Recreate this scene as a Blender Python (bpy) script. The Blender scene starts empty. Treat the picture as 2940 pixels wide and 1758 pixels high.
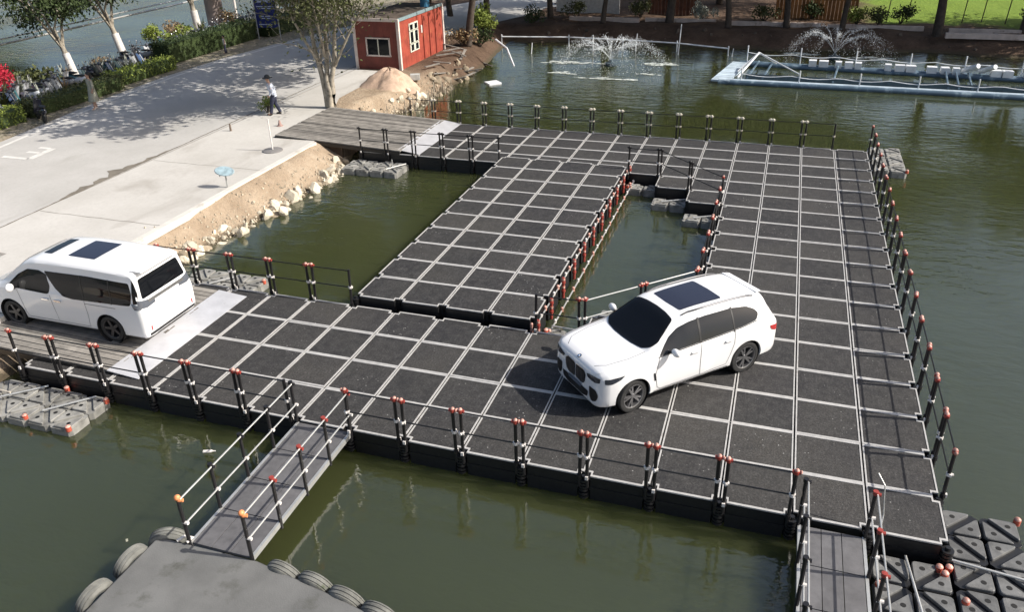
import bpy, bmesh, math, random
from mathutils import Vector, Matrix
from mathutils.bvhtree import BVHTree
random.seed(7)
SC = bpy.context.scene
COL = SC.collection
RAD = math.radians

# ---------------------------------------------------------------- camera, sky, sun, exposure
cam_data = bpy.data.cameras.new('camera')
cam = bpy.data.objects.new('camera', cam_data); COL.objects.link(cam)
cam.location = (-3.562, -11.223, 9.827)
cam.rotation_euler = (RAD(62.440), RAD(1.392), RAD(18.149))
cam_data.sensor_width = 36.0
cam_data.lens = 28.02
cam_data.shift_y = -0.0137
cam_data.clip_start = 0.1
cam_data.clip_end = 2000
SC.camera = cam

SUN_DIR = Vector((1.20, 0.17, 1.0)).normalized()      # towards the sun
SUN_EL = math.asin(SUN_DIR.z)
SUN_AZ = math.atan2(SUN_DIR.x, SUN_DIR.y)             # clockwise from +Y
world = bpy.data.worlds.new('World'); SC.world = world; world.use_nodes = True
wn = world.node_tree.nodes; wl = world.node_tree.links
wn.clear()
sky = wn.new('ShaderNodeTexSky'); sky.sky_type = 'NISHITA'; sky.sun_disc = False
sky.sun_elevation = SUN_EL; sky.sun_rotation = SUN_AZ
sky.air_density = 1.0; sky.dust_density = 3.5; sky.ozone_density = 1.0
bg = wn.new('ShaderNodeBackground'); bg.inputs['Strength'].default_value = 0.118
wo = wn.new('ShaderNodeOutputWorld')
wl.new(sky.outputs[0], bg.inputs[0]); wl.new(bg.outputs[0], wo.inputs[0])
sd = bpy.data.lights.new('sun', 'SUN'); sd.energy = 4.85; sd.angle = RAD(0.53); sd.color = (1.0, 0.95, 0.87)
sun = bpy.data.objects.new('sun', sd); COL.objects.link(sun)
sun.rotation_euler = SUN_DIR.to_track_quat('Z', 'Y').to_euler()
sun.location = (30, 0, 40)
SC.view_settings.view_transform = 'Standard'; SC.view_settings.look = 'None'
SC.view_settings.exposure = 0.29; SC.view_settings.gamma = 1.0
SC.view_settings.use_curve_mapping = False

# ---------------------------------------------------------------- helpers
def ordw(n):
    w = ['first','second','third','fourth','fifth','sixth','seventh','eighth','ninth','tenth','eleventh','twelfth','thirteenth',
         'fourteenth','fifteenth','sixteenth','seventeenth','eighteenth','nineteenth','twentieth']
    if n <= 20: return w[n-1]
    t = {2:'twenty',3:'thirty',4:'forty',5:'fifty',6:'sixty'}[n//10]
    return (t[:-1]+'ieth') if n % 10 == 0 else t+'-'+w[n%10-1]

class MB:
    def __init__(s): s.v=[]; s.f=[]; s.mi=[]; s.cur=0
    def add(s, vs, fs):
        b=len(s.v); s.v.extend(tuple(v) for v in vs)
        for f in fs: s.f.append(tuple(i+b for i in f)); s.mi.append(s.cur)
        return s
    def box(s, c, d, rot=None):
        hx,hy,hz=d[0]/2,d[1]/2,d[2]/2
        vs=[Vector((x*hx,y*hy,z*hz)) for z in(-1,1) for y in(-1,1) for x in(-1,1)]
        if rot is not None: vs=[rot@v for v in vs]
        vs=[v+Vector(c) for v in vs]
        return s.add(vs,[(0,2,3,1),(4,5,7,6),(0,1,5,4),(2,6,7,3),(0,4,6,2),(1,3,7,5)])
    def cyl(s, p0, p1, r0, r1=None, n=8, cap=True):
        p0=Vector(p0); p1=Vector(p1); r1=r0 if r1 is None else r1
        q=(p1-p0).to_track_quat('Z','Y')
        vs=[]
        for p,r in((p0,r0),(p1,r1)):
            for i in range(n):
                a=2*math.pi*i/n; vs.append(p+q@Vector((math.cos(a)*r,math.sin(a)*r,0)))
        fs=[(i,(i+1)%n,n+(i+1)%n,n+i) for i in range(n)]
        if cap: fs+= [tuple(range(n-1,-1,-1)),tuple(range(n,2*n))]
        return s.add(vs,fs)
    def tube(s, pts, r, n=6, r1=None):
        pts=[Vector(p) for p in pts]; m=len(pts); vs=[]
        for k,p in enumerate(pts):
            d=(pts[min(k+1,m-1)]-pts[max(k-1,0)]); q=d.to_track_quat('Z','Y')
            rr=r if r1 is None else r+(r1-r)*k/(m-1)
            for i in range(n):
                a=2*math.pi*i/n; vs.append(p+q@Vector((math.cos(a)*rr,math.sin(a)*rr,0)))
        fs=[(k*n+i,k*n+(i+1)%n,(k+1)*n+(i+1)%n,(k+1)*n+i) for k in range(m-1) for i in range(n)]
        fs+= [tuple(range(n-1,-1,-1)),tuple(range((m-1)*n,m*n))]
        return s.add(vs,fs)
    def prism(s, poly, z0, z1):
        n=len(poly)
        vs=[(x,y,z0) for x,y in poly]+[(x,y,z1) for x,y in poly]
        fs=[(i,(i+1)%n,n+(i+1)%n,n+i) for i in range(n)]+[tuple(range(n-1,-1,-1)),tuple(range(n,2*n))]
        return s.add(vs,fs)
    def lathe(s, prof, n, o=(0,0,0), q=None):
        vs=[]; m=len(prof)
        for r,z in prof:
            for i in range(n):
                a=2*math.pi*i/n; v=Vector((math.cos(a)*r,math.sin(a)*r,z))
                if q is not None: v=q@v
                vs.append(v+Vector(o))
        fs=[(k*n+i,k*n+(i+1)%n,(k+1)*n+(i+1)%n,(k+1)*n+i) for k in range(m-1) for i in range(n)]
        if prof[0][0]>1e-4: fs.append(tuple(range(n-1,-1,-1)))
        if prof[-1][0]>1e-4: fs.append(tuple(range((m-1)*n,m*n)))
        return s.add(vs,fs)
    def ball(s, c, r, n=8, m=5, sc=(1,1,1), jit=0, rnd=None):
        vs=[]; 
        for k in range(m+1):
            t=math.pi*k/m
            for i in range(n):
                a=2*math.pi*i/n; j=1+(rnd.uniform(-jit,jit) if jit else 0)
                vs.append((c[0]+r*j*sc[0]*math.sin(t)*math.cos(a),c[1]+r*j*sc[1]*math.sin(t)*math.sin(a),c[2]+r*j*sc[2]*math.cos(t)))
        fs=[(k*n+i,(k+1)*n+i,(k+1)*n+(i+1)%n,k*n+(i+1)%n) for k in range(m) for i in range(n)]
        return s.add(vs,fs)
    def mesh(s, name, mats, smooth=None):
        me=bpy.data.meshes.new(name); me.from_pydata(s.v,[],s.f)
        for m in (mats if isinstance(mats,(list,tuple)) else [mats]): me.materials.append(m)
        if any(s.mi): me.polygons.foreach_set('material_index',s.mi)
        if smooth is not None:
            me.polygons.foreach_set('use_smooth',[True]*len(me.polygons))
            if smooth<179: me.set_sharp_from_angle(angle=RAD(smooth))
        me.update(); return me

def obj(name, me, mat=None, parent=None, loc=None, rz=None, smooth=None, label=None):
    if isinstance(me, MB): me=me.mesh(name, mat, smooth)
    o=bpy.data.objects.new(name, me); COL.objects.link(o)
    if parent is not None: o.parent=parent
    if loc is not None: o.location=loc
    if rz is not None: o.rotation_euler=(0,0,rz)
    if label: o['label']=label
    return o
def tag(o, label, cat, group=None):
    o['label']=label; o['category']=cat
    if group: o['group']=group
    return o
def thing(name, label, cat, loc=(0,0,0), rz=0, group=None):
    o=bpy.data.objects.new(name, None); COL.objects.link(o); o.location=loc; o.rotation_euler=(0,0,rz)
    o.empty_display_size=0.2
    return tag(o,label,cat,group)
def struct(name, mb, mat, smooth=None, kind='structure', label=None):
    o=obj(name,mb,mat,smooth=smooth); o['kind']=kind
    if label: o['label']=label
    return o
def lerp(a,b,t): return a+(b-a)*t

# ---------------------------------------------------------------- materials
def newmat(name):
    m=bpy.data.materials.new(name); m.use_nodes=True
    nt=m.node_tree; b=nt.nodes['Principled BSDF']; return m,nt,b
def pos(nt):
    return nt.nodes.new('ShaderNodeNewGeometry').outputs['Position']
def noise(nt, vec, scale, detail=4, rough=.55, dist=0, stretch=None):
    if stretch:
        mp=nt.nodes.new('ShaderNodeMapping'); mp.inputs['Scale'].default_value=stretch
        nt.links.new(vec,mp.inputs[0]); vec=mp.outputs[0]
    n=nt.nodes.new('ShaderNodeTexNoise'); n.inputs['Scale'].default_value=scale; n.inputs['Detail'].default_value=detail
    n.inputs['Roughness'].default_value=rough; n.inputs['Distortion'].default_value=dist
    nt.links.new(vec,n.inputs['Vector']); return n.outputs[0]
def ramp(nt, fac, stops):
    r=nt.nodes.new('ShaderNodeValToRGB'); e=r.color_ramp.elements
    while len(e)<len(stops): e.new(.5)
    for el,(p,c) in zip(e,stops):
        el.position=p; el.color=(*c,1) if len(c)==3 else c
    nt.links.new(fac,r.inputs[0]); return r.outputs[0]
def mixc(nt, fac, a, b, mode='MIX'):
    n=nt.nodes.new('ShaderNodeMix'); n.data_type='RGBA'; n.blend_type=mode
    for s,v in((n.inputs[0],fac),(n.inputs[6],a),(n.inputs[7],b)):
        if hasattr(v,'links') or hasattr(v,'is_linked'): nt.links.new(v,s)
        elif isinstance(v,(int,float)): s.default_value=v
        else: s.default_value=(*v,1)
    return n.outputs[2]
def math_(nt, op, a, b=None, clamp=False):
    n=nt.nodes.new('ShaderNodeMath'); n.operation=op; n.use_clamp=clamp
    for s,v in zip(n.inputs,(a,b)):
        if v is None: continue
        if isinstance(v,(int,float)): s.default_value=v
        else: nt.links.new(v,s)
    return n.outputs[0]
def bump(nt, b, h, strength, dist=.02):
    n=nt.nodes.new('ShaderNodeBump'); n.inputs['Strength'].default_value=strength; n.inputs['Distance'].default_value=dist
    nt.links.new(h,n.inputs['Height']); nt.links.new(n.outputs[0],b.inputs['Normal']); return n
def mat(name, col, rough=.6, metal=0., var=.18, scale=6., bmp=0., bscale=60., coat=0., spec=.5, stain=None, objrand=0.):
    m,nt,b=newmat(name)
    b.inputs['Roughness'].default_value=rough; b.inputs['Metallic'].default_value=metal
    b.inputs['Coat Weight'].default_value=coat; b.inputs['Specular IOR Level'].default_value=spec
    P=pos(nt)
    c=col
    if var>0:
        n=noise(nt,P,scale,5)
        lo=tuple(x*(1-var) for x in col); hi=tuple(min(1,x*(1+var)) for x in col)
        c=ramp(nt,n,[(.3,lo),(.7,hi)])
    if stain:
        n2=noise(nt,P,stain[1],6,.65)
        f=ramp(nt,n2,[(stain[2],(0,0,0)),(min(1,stain[2]+.12),(1,1,1))])
        c=mixc(nt,f,c if not isinstance(c,tuple) else c,stain[0])
    if objrand>0:
        oi=nt.nodes.new('ShaderNodeObjectInfo')
        f=ramp(nt,oi.outputs['Random'],[(0,(1-objrand,)*3),(1,(1+objrand,)*3)])
        c=mixc(nt,1.0,c,f,'MULTIPLY')
    if isinstance(c,tuple): b.inputs['Base Color'].default_value=(*c,1)
    else: nt.links.new(c,b.inputs['Base Color'])
    if bmp>0: bump(nt,b,noise(nt,P,bscale,4),bmp)
    return m

MT={}
MT['trim']=mat('light_grey_trim',(.42,.41,.395),.55,var=.14,scale=9,stain=((.30,.28,.26),2.2,.60))
MT['black']=mat('black_plastic',(.012,.012,.013),.42,var=.3,scale=12)
MT['post']=mat('black_post',(.014,.013,.014),.38,var=.2,scale=20)
MT['rail']=mat('dark_rail',(.03,.03,.03),.35,metal=.6,var=.1)
MT['steel']=mat('pale_steel',(.55,.55,.53),.38,metal=.55,var=.1)
MT['orange']=mat('orange_red_cap',(.50,.10,.06),.35,var=.3,scale=30)
MT['pink']=mat('pink_plastic_and_glint',(.56,.30,.24),.4,var=.3,scale=30,objrand=.25)  # own pink of lugs and knobs; painted sun glint on post caps
MT['red']=mat('red_cap',(.30,.050,.038),.32,var=.25,scale=30)
MT['clamp']=mat('white_clamp',(.72,.68,.64),.4,var=.1,scale=30)
MT['cream']=mat('lit_cream_cap',(.62,.56,.46),.4,var=.15,scale=30)  # stands for red caps, their pale lit look put into the colour
MT['float']=mat('weathered_grey_float',(.125,.125,.122),.55,var=.3,scale=5,bmp=.2,stain=((.22,.215,.20),4.,.58),objrand=.15)
MT['floatpale']=mat('sun_bleached_float',(.235,.23,.212),.6,var=.35,scale=4,bmp=.25,stain=((.10,.095,.08),5.,.60),objrand=.15)
MT['hole']=mat('dark_hole',(.006,.006,.006),.8,var=0)
MT['rubber']=mat('tyre_rubber',(.022,.022,.022),.7,var=.3,scale=14)
MT['oldtyre']=mat('old_tyre',(.16,.16,.145),.85,var=.35,scale=5,bmp=.3,bscale=30,stain=((.055,.07,.03),3.,.6))
MT['white_paint']=mat('white_car_paint',(.80,.80,.80),.22,var=0,coat=.8)
MT['glass']=mat('dark_glass',(.006,.007,.009),.05,var=0,spec=.28)
MT['side_glass']=mat('side_glass',(.008,.010,.013),.05,var=0,spec=.42)
MT['tint']=mat('tinted_roof_glass',(.022,.024,.040),.08,var=0,spec=.7)
MT['chrome']=mat('chrome',(.72,.72,.74),.15,metal=1,var=0)
MT['rim']=mat('grey_alloy',(.30,.30,.31),.3,metal=.85,var=.1)
MT['rimdark']=mat('dark_alloy',(.07,.07,.075),.35,metal=.7,var=.1)
MT['lamp']=mat('lamp_glass',(.10,.11,.13),.05,var=0,spec=.8)
MT['tail']=mat('tail_lamp',(.40,.03,.03),.12,var=.1)
MT['silver']=mat('silver_plate',(.62,.62,.64),.42,metal=.35,var=.1,scale=3,stain=((.45,.45,.45),6.,.62))
MT['seam']=mat('panel_gap',(.04,.04,.042),.6,var=0)
MT['plank']=mat('weathered_plank',(.20,.185,.165),.8,var=.35,scale=3,bmp=.3,bscale=25,objrand=.28)
MT['bridge']=mat('grey_bridge_panel',(.115,.112,.115),.65,var=.2,scale=6,bmp=.15,bscale=80,objrand=.08)
MT['barge']=mat('grey_barge_deck',(.135,.135,.13),.8,var=.22,scale=1.2,bmp=.2,bscale=40,stain=((.085,.085,.075),1.1,.56))

def m_panel():
    m,nt,b=newmat('dark_rubber_panel'); P=pos(nt)
    n1=noise(nt,P,.35,3); base=ramp(nt,n1,[(.35,(.024,.023,.024)),(.62,(.038,.036,.033))])
    oi=nt.nodes.new('ShaderNodeObjectInfo')
    base=mixc(nt,1.,base,ramp(nt,oi.outputs['Random'],[(0,(.72,.73,.76)),(1,(1.30,1.26,1.20))]),'MULTIPLY')
    n2=noise(nt,P,5.,6,.7); base=mixc(nt,ramp(nt,n2,[(.40,(0,0,0)),(.75,(.75,.75,.75))]),base,(.070,.066,.061))
    # scuffs: stretched noise
    n3=noise(nt,P,2.6,5,.75,stretch=(7,1,1)); base=mixc(nt,ramp(nt,n3,[(.52,(0,0,0)),(.74,(.6,.6,.6))]),base,(.082,.078,.074))
    # dark tyre smears
    n5=noise(nt,P,1.3,4,.6); base=mixc(nt,ramp(nt,n5,[(.56,(0,0,0)),(.75,(.5,.5,.5))]),base,(.017,.017,.018))
    # white specks of grit in patches
    vo=nt.nodes.new('ShaderNodeTexVoronoi'); vo.inputs['Scale'].default_value=13; nt.links.new(P,vo.inputs['Vector'])
    sp=ramp(nt,vo.outputs['Distance'],[(.12,(1,1,1)),(.20,(0,0,0))])
    n4=noise(nt,P,.9,3); pt=ramp(nt,n4,[(.50,(0,0,0)),(.66,(1,1,1))])
    pick=ramp(nt,vo.outputs['Color'],[(.62,(0,0,0)),(.66,(1,1,1))])
    f=mixc(nt,1.,mixc(nt,1.,sp,pt,'MULTIPLY'),pick,'MULTIPLY')
    base=mixc(nt,f,base,(.42,.41,.38))
    n6=noise(nt,P,26,3,.8); base=mixc(nt,1.,base,ramp(nt,n6,[(.30,(.53,.54,.56)),(.52,(.97,.985,1.01)),(.72,(1.95,1.97,2.0))]),'MULTIPLY')
    nt.links.new(base,b.inputs['Base Color']); b.inputs['Roughness'].default_value=.72; b.inputs['Specular IOR Level'].default_value=.35
    bump(nt,b,noise(nt,P,70,3),.35,.01)
    return m
MT['panel']=m_panel()

def m_water():
    m,nt,b=newmat('green_water'); P=pos(nt)
    n=noise(nt,P,.07,3); c=ramp(nt,n,[(.35,(.034,.039,.013)),(.65,(.042,.050,.021))])
    nt.links.new(c,b.inputs['Base Color']); b.inputs['Roughness'].default_value=.045; b.inputs['IOR'].default_value=1.56
    b.inputs['Specular IOR Level'].default_value=1.0
    b.inputs['Subsurface Weight'].default_value=1.0; b.inputs['Subsurface Radius'].default_value=(.9,1.0,.6); b.inputs['Subsurface Scale'].default_value=.95
    m.node_tree.nodes['Principled BSDF'].subsurface_method='BURLEY'
    w1=noise(nt,P,1.5,3,.5,.4,stretch=(.8,1.7,1)); w2=noise(nt,P,5.5,3,.55,.3,stretch=(.7,1.5,1)); w3=noise(nt,P,.35,2)
    h=math_(nt,'ADD',w1,math_(nt,'MULTIPLY',w2,.30)); h=math_(nt,'ADD',h,math_(nt,'MULTIPLY',w3,.9))
    calm=ramp(nt,noise(nt,P,.12,2),[(.40,(.15,)*3),(.62,(1,1,1))])
    bm=bump(nt,b,h,.10,.30)
    nt.links.new(math_(nt,'MULTIPLY',calm,.16),bm.inputs['Strength'])
    return m
MT['water']=m_water()
# ================================================================= SETTING
ZW=-0.55; ZL=0.30
PX=1.22; PY=1.198
def smooth01(t): t=max(0,min(1,t)); return t*t*(3-2*t)
def hsh(x,y): 
    return math.sin(x*1.7+y*.6)*.5+math.sin(x*.53-y*1.31+1.3)*.5
def xshore(y):
    pts=[(-80,-20.2),(4,-20.3),(8,-20.35),(11,-19.95),(15,-19.75),(18,-20.5),(23,-21.7),(25.5,-21.0),(30,-21.0),(35,-20.9),(40,-21.6),(46,-22.5),(90,-22.5)]
    for (a,b),(c,d) in zip(pts,pts[1:]):
        if a<=y<=c: return lerp(b,d,(y-a)/(c-a))
    return -22.5
def yfar(x): return 44.6+.5*math.sin(x*.35)+.25*math.sin(x*1.1+2)
def xcanal(y): return -41.2-.24*(y-19) if y<40 else -46.2-.02*(y-40)
def hterr(x,y):
    z=.28
    d=x-xshore(y)
    if x<62 and y>-60:
        dd=min(d,(yfar(x)-y)*.62 if y>20 else 99,(62-x),(y+60))
        if dd>-1.35: z=min(z,max(-2.0,.28-(dd+1.35)*.615+ (.05*hsh(x*3,y*3) if dd>-1.2 and x<-18.5 or y>40 else 0)))
    d2=xcanal(y)-x
    if d2>-.8 and x>-96: z=min(z,max(-2.0,.28-(min(d2,x+96)+.8)*.7))
    if y>43 and z>.2 and x>-22.4: z+= .10*hsh(x,y)*smooth01((y-45)/3)
    return z
xsl=[-700,-350,-200,-130,-105]+[-100+2*i for i in range(20)]+[-60+1.0*i for i in range(36)]+[-24+.22*i for i in range(28)]+[-17.8+.8*i for i in range(55)]+[27+4*i for i in range(12)]+[90,150,300,700]
ysl=[-700,-300,-120,-70,-62,-58,-50]+[-44+2*i for i in range(23)]+[2+.45*i for i in range(60)]+[29+.6*i for i in range(52)]+[61+2.5*i for i in range(16)]+[110,150,300,700]
xsl=sorted(set(round(v,3) for v in xsl)); ysl=sorted(set(round(v,3) for v in ysl))
g=MB(); nx=len(xsl)
g.v=[(x,y,hterr(x,y)) for y in ysl for x in xsl]
g.f=[(j*nx+i,j*nx+i+1,(j+1)*nx+i+1,(j+1)*nx+i) for j in range(len(ysl)-1) for i in range(nx-1)]; g.mi=[0]*len(g.f)
def m_ground():
    m,nt,b=newmat('ground_soil'); P=pos(nt)
    sx=nt.nodes.new('ShaderNodeSeparateXYZ'); nt.links.new(P,sx.inputs[0]); X,Y=sx.outputs[0],sx.outputs[1]
    def step(v,a,c):
        r=nt.nodes.new('ShaderNodeMapRange'); r.inputs[1].default_value=a; r.inputs[2].default_value=c; r.interpolation_type='SMOOTHSTEP'
        nt.links.new(v,r.inputs[0]); return r.outputs[0]
    n=noise(nt,P,.8,6,.65); n2=noise(nt,P,6,5,.7); wob=noise(nt,P,.35,4)
    sand=ramp(nt,n,[(.3,(.28,.21,.145)),(.55,(.39,.305,.22)),(.75,(.47,.385,.29))]); sand=mixc(nt,ramp(nt,n2,[(.45,(0,0,0)),(.8,(.5,.5,.5))]),sand,(.27,.20,.13))
    soil=ramp(nt,n,[(.3,(.065,.042,.030)),(.7,(.15,.10,.070))]); soil=mixc(nt,ramp(nt,n2,[(.55,(0,0,0)),(.75,(.7,.7,.7))]),soil,(.17,.12,.08))
    verge=ramp(nt,n,[(.3,(.27,.23,.17)),(.7,(.38,.34,.27))]); verge=mixc(nt,ramp(nt,n2,[(.5,(0,0,0)),(.62,(.8,.8,.8))]),verge,(.10,.11,.045))
    grass=ramp(nt,n2,[(.3,(.10,.17,.025)),(.7,(.22,.30,.05))])
    Yw=math_(nt,'ADD',Y,math_(nt,'MULTIPLY',wob,6.)); Xw=math_(nt,'ADD',X,math_(nt,'MULTIPLY',wob,5.))
    c=mixc(nt,step(Yw,30.,36.),sand,soil)
    c=mixc(nt,math_(nt,'SUBTRACT',1.,step(Xw,-34.,-30.5)),c,verge)
    gr=math_(nt,'MULTIPLY',step(Yw,53.,54.5),step(Xw,3.5,6.))
    c=mixc(nt,gr,c,grass)
    wet=math_(nt,'SUBTRACT',1.,step(math_(nt,'ADD',sx.outputs[2],math_(nt,'MULTIPLY',n2,.16)),-.42,-.27)); c=mixc(nt,wet,c,(.085,.068,.045))
    nt.links.new(c,b.inputs['Base Color']); b.inputs['Roughness'].default_value=.95; b.inputs['Specular IOR Level'].default_value=.15
    bump(nt,b,math_(nt,'ADD',n2,n),.9,.10)
    return m
MT['ground']=m_ground()
ground=struct('ground',g,MT['ground'],smooth=180)
w=MB(); w.add([(-700,-700,ZW),(700,-700,ZW),(700,700,ZW),(-700,700,ZW)],[(0,1,2,3)])
struct('water',w,MT['water'])

# ---- roads
def m_conc(name,c0,c1,st,stpos):
    m,nt,b=newmat(name); P=pos(nt)
    n=noise(nt,P,.25,5,.6); c=ramp(nt,n,[(.35,c0),(.65,c1)])
    n2=noise(nt,P,.55,6,.6,.6,stretch=(1,.45,1)); c=mixc(nt,ramp(nt,n2,[(stpos,(0,0,0)),(stpos+.14,(.75,.75,.75))]),c,st)
    n3=noise(nt,P,9,4,.7); c=mixc(nt,ramp(nt,n3,[(.45,(0,0,0)),(.9,(.45,.45,.45))]),c,tuple(x*.75 for x in c0))
    nt.links.new(c,b.inputs['Base Color']); b.inputs['Roughness'].default_value=.85; b.inputs['Specular IOR Level'].default_value=.25
    bump(nt,b,n3,.2,.01); return m
MT['concrete']=m_conc('pale_concrete',(.46,.44,.405),(.55,.53,.495),(.36,.335,.30),.56)
MT['road']=m_conc('road_concrete',(.41,.395,.37),(.49,.475,.45),(.37,.355,.325),.60)
MT['whiteline']=mat('white_road_paint',(.64,.62,.58),.7,var=.12,scale=4,stain=((.42,.41,.39),5.,.60))
MT['joint']=mat('dirty_joint',(.17,.15,.12),.9,var=.3,scale=3)
wl_pts=[(-33.6,-30),(-34.0,8),(-34.2,12.7),(-34.9,16.8),(-35.6,21),(-36.0,26),(-35.9,31),(-35.3,36),(-34.6,40),(-33.0,47),(-30.5,54),(-27,62)]
def sheet(name,pts,z,m,kind='structure'):
    s=MB(); s.add([(x,y,z) for x,y in pts],[tuple(range(len(pts)))]); return struct(name,s,m,kind=kind)
rd=MB(); V=[]; 
for x,y in wl_pts: V+= [(x-.55,y,.296),(max(-26.62,x+9.0) if y>34 else -26.62,y,.296)]
rd.add(V,[(2*i,2*i+1,2*i+3,2*i+2) for i in range(len(wl_pts)-1)])
struct('road',rd,MT['road'])
sheet('concrete_apron',[(-26.58,-30),(-21.55,-30),(-21.55,16.6),(-22.2,19),(-23.0,20.6),(-24.2,23.5),(-24.3,26.0),(-24.6,29.6),(-26.58,29.8)],.300,MT['concrete'])
ln=MB(); V=[]
for x,y in wl_pts: V+= [(x-.10,y,.302),(x+.10,y,.302)]
ln.add(V,[(2*i,2*i+1,2*i+3,2*i+2) for i in range(len(wl_pts)-1)])
struct('road_edge_line',ln,MT['whiteline'])
jn=MB(); rj=random.Random(3); V=[]
NJ=240
for i in range(NJ):
    y=-12+i*.19; xx=-26.55-.018*max(0,y-5)+.02*rj.uniform(-1,1); wd=.018+.02*rj.random(); wl_=wd
    if 7.6<y<14.2: wl_+=max(0,.34*max(0,1-abs(y-11.2)/3.3)*(.45+.55*math.sin(y*5.1)*math.sin(y*2.3+1)+.5*rj.random()))
    V+=[(xx-wl_*1.6,y,.3045),(xx+wd*.6,y,.3045)]
jn.add(V,[(2*i,2*i+1,2*i+3,2*i+2) for i in range(NJ-1)])
struct('road_joint',jn,MT['joint'])
sj=MB()
for y in(-3.5,2.2,7.4,12.9):
    V=[]
    for q in range(13):
        x=-26.5+4.93*q/12; dy=.02*math.sin(q*2.1+y); V+=[(x,y+dy-.012-.008*rj.random(),.3035),(x,y+dy+.012+.008*rj.random(),.3035)]
    sj.add(V,[(2*i,2*i+2,2*i+3,2*i+1) for i in range(12)])
struct('slab_joint',sj,mat('slab_joint',(.24,.22,.19),.9,var=.3,scale=2))
# painted mark on the road: a spine with three prongs
mk=MB()
def quad(a,b_,wd):
    a=Vector((*a,0)); b_=Vector((*b_,0)); d=(b_-a).normalized(); n=Vector((-d.y,d.x,0))*wd/2
    mk.add([(*(a+n).xy,.3035),(*(a-n).xy,.3035),(*(b_-n).xy,.3035),(*(b_+n).xy,.3035)],[(0,1,2,3)])
quad((-31.6,11.8),(-31.8,13.2),.30); quad((-33.0,11.8),(-31.70,11.8),.22); quad((-32.5,12.55),(-31.83,12.55),.20); quad((-32.5,13.15),(-31.94,13.15),.20)
struct('road_marking',mk,MT['whiteline'])
# kerb along the bank
kb=MB(); kb.box((-21.47,-6.6,.225),(.22,46.2,.23))
struct('kerb',kb,mat('pale_kerb',(.60,.57,.52),.8,var=.12,scale=2,stain=((.40,.35,.28),1.5,.6)))

# ---- stones along the water, each one a piece of the bank
MT['stone']=mat('cream_stone',(.56,.50,.39),.85,var=.3,scale=3,bmp=.5,bscale=9,stain=((.30,.25,.18),3.,.6),objrand=.22)
MT['stone2']=mat('brown_stone',(.30,.245,.175),.9,var=.35,scale=3,bmp=.5,bscale=9,objrand=.3)
rs=random.Random(11); smesh=[]
for k in range(7):
    b_=bmesh.new(); bmesh.ops.create_icosphere(b_,subdivisions=2,radius=1)
    cuts=[(Vector((rs.uniform(-1,1),rs.uniform(-1,1),rs.uniform(-1,1))).normalized(),rs.uniform(.45,.8)) for _ in range(9)]
    for v in b_.verts:
        for n_,d_ in cuts:
            e=v.co.dot(n_)-d_
            if e>0: v.co-=n_*e
        v.co*=rs.uniform(.95,1.05)
    me=bpy.data.meshes.new('stone'); b_.to_mesh(me); b_.free(); smesh.append(me)
smesh2=[m_.copy() for m_ in smesh]
for m_ in smesh: m_.materials.append(MT['stone'])
for m_ in smesh2: m_.materials.append(MT['stone2'])
smesh3=[m_.copy() for m_ in smesh]
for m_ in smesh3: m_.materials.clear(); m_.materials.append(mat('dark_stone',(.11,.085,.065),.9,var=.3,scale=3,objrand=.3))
def stone(x,y,z,s,meshes):
    o=obj('stone',rs.choice(meshes),parent=ground,loc=(x,y,z))
    o.rotation_euler=(rs.uniform(0,6),rs.uniform(0,6),rs.uniform(0,6)); o.scale=(s*rs.uniform(.8,1.4),s*rs.uniform(.7,1.15),s*rs.uniform(.55,.9))
for k in range(150):
    y=rs.uniform(6.2,16.9); d=rs.gauss(-.05,.22); x=xshore(y)+d
    stone(x,y,hterr(x,y)-.01,rs.choice([.06,.08,.10,.12,.15,.19,.24]),smesh if rs.random()<.75 else smesh2)
for (x,y,s_) in ((-19.95,10.6,.26),(-19.55,11.0,.24),(-20.1,12.35,.34),(-19.7,13.3,.26),(-20.0,14.6,.27),(-19.9,9.0,.22),(-20.4,15.6,.25)): stone(x,y,-.42,s_,smesh)
for k in range(60):
    y=rs.uniform(22.6,34); x=xshore(y)+rs.uniform(-1.0,.25)
    stone(x,y,hterr(x,y)+.03,rs.choice([.10,.15,.2,.28]),smesh if y<28 and rs.random()<.6 else smesh2)
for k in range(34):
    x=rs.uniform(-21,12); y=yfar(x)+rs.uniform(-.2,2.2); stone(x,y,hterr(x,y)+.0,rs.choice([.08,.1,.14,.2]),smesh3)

gv=MB(); ico=[(0,0,1),(.9,0,-.3),(-.45,.8,-.3),(-.45,-.8,-.3)]
rgv=random.Random(14)
for k in range(2600):
    y=rgv.uniform(4.6,30.5)
    if 16.4<y<22: continue
    x=xshore(y)-abs(rgv.gauss(0,.55))+.12; s_=rgv.choice([.015,.02,.03,.045,.06]); z=hterr(x,y); q=Matrix.Rotation(rgv.uniform(0,6),3,'Z')
    gv.add([Vector((x,y,z+s_*.3))+q@Vector(v)*s_*rgv.uniform(.7,1.3) for v in ico],[(0,1,2),(0,2,3),(0,3,1),(1,3,2)])
struct('gravel',gv,mat('bank_gravel',(.42,.36,.27),.9,var=.5,scale=9),kind='stuff',label='loose gravel scattered along the sandy bank')

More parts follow.
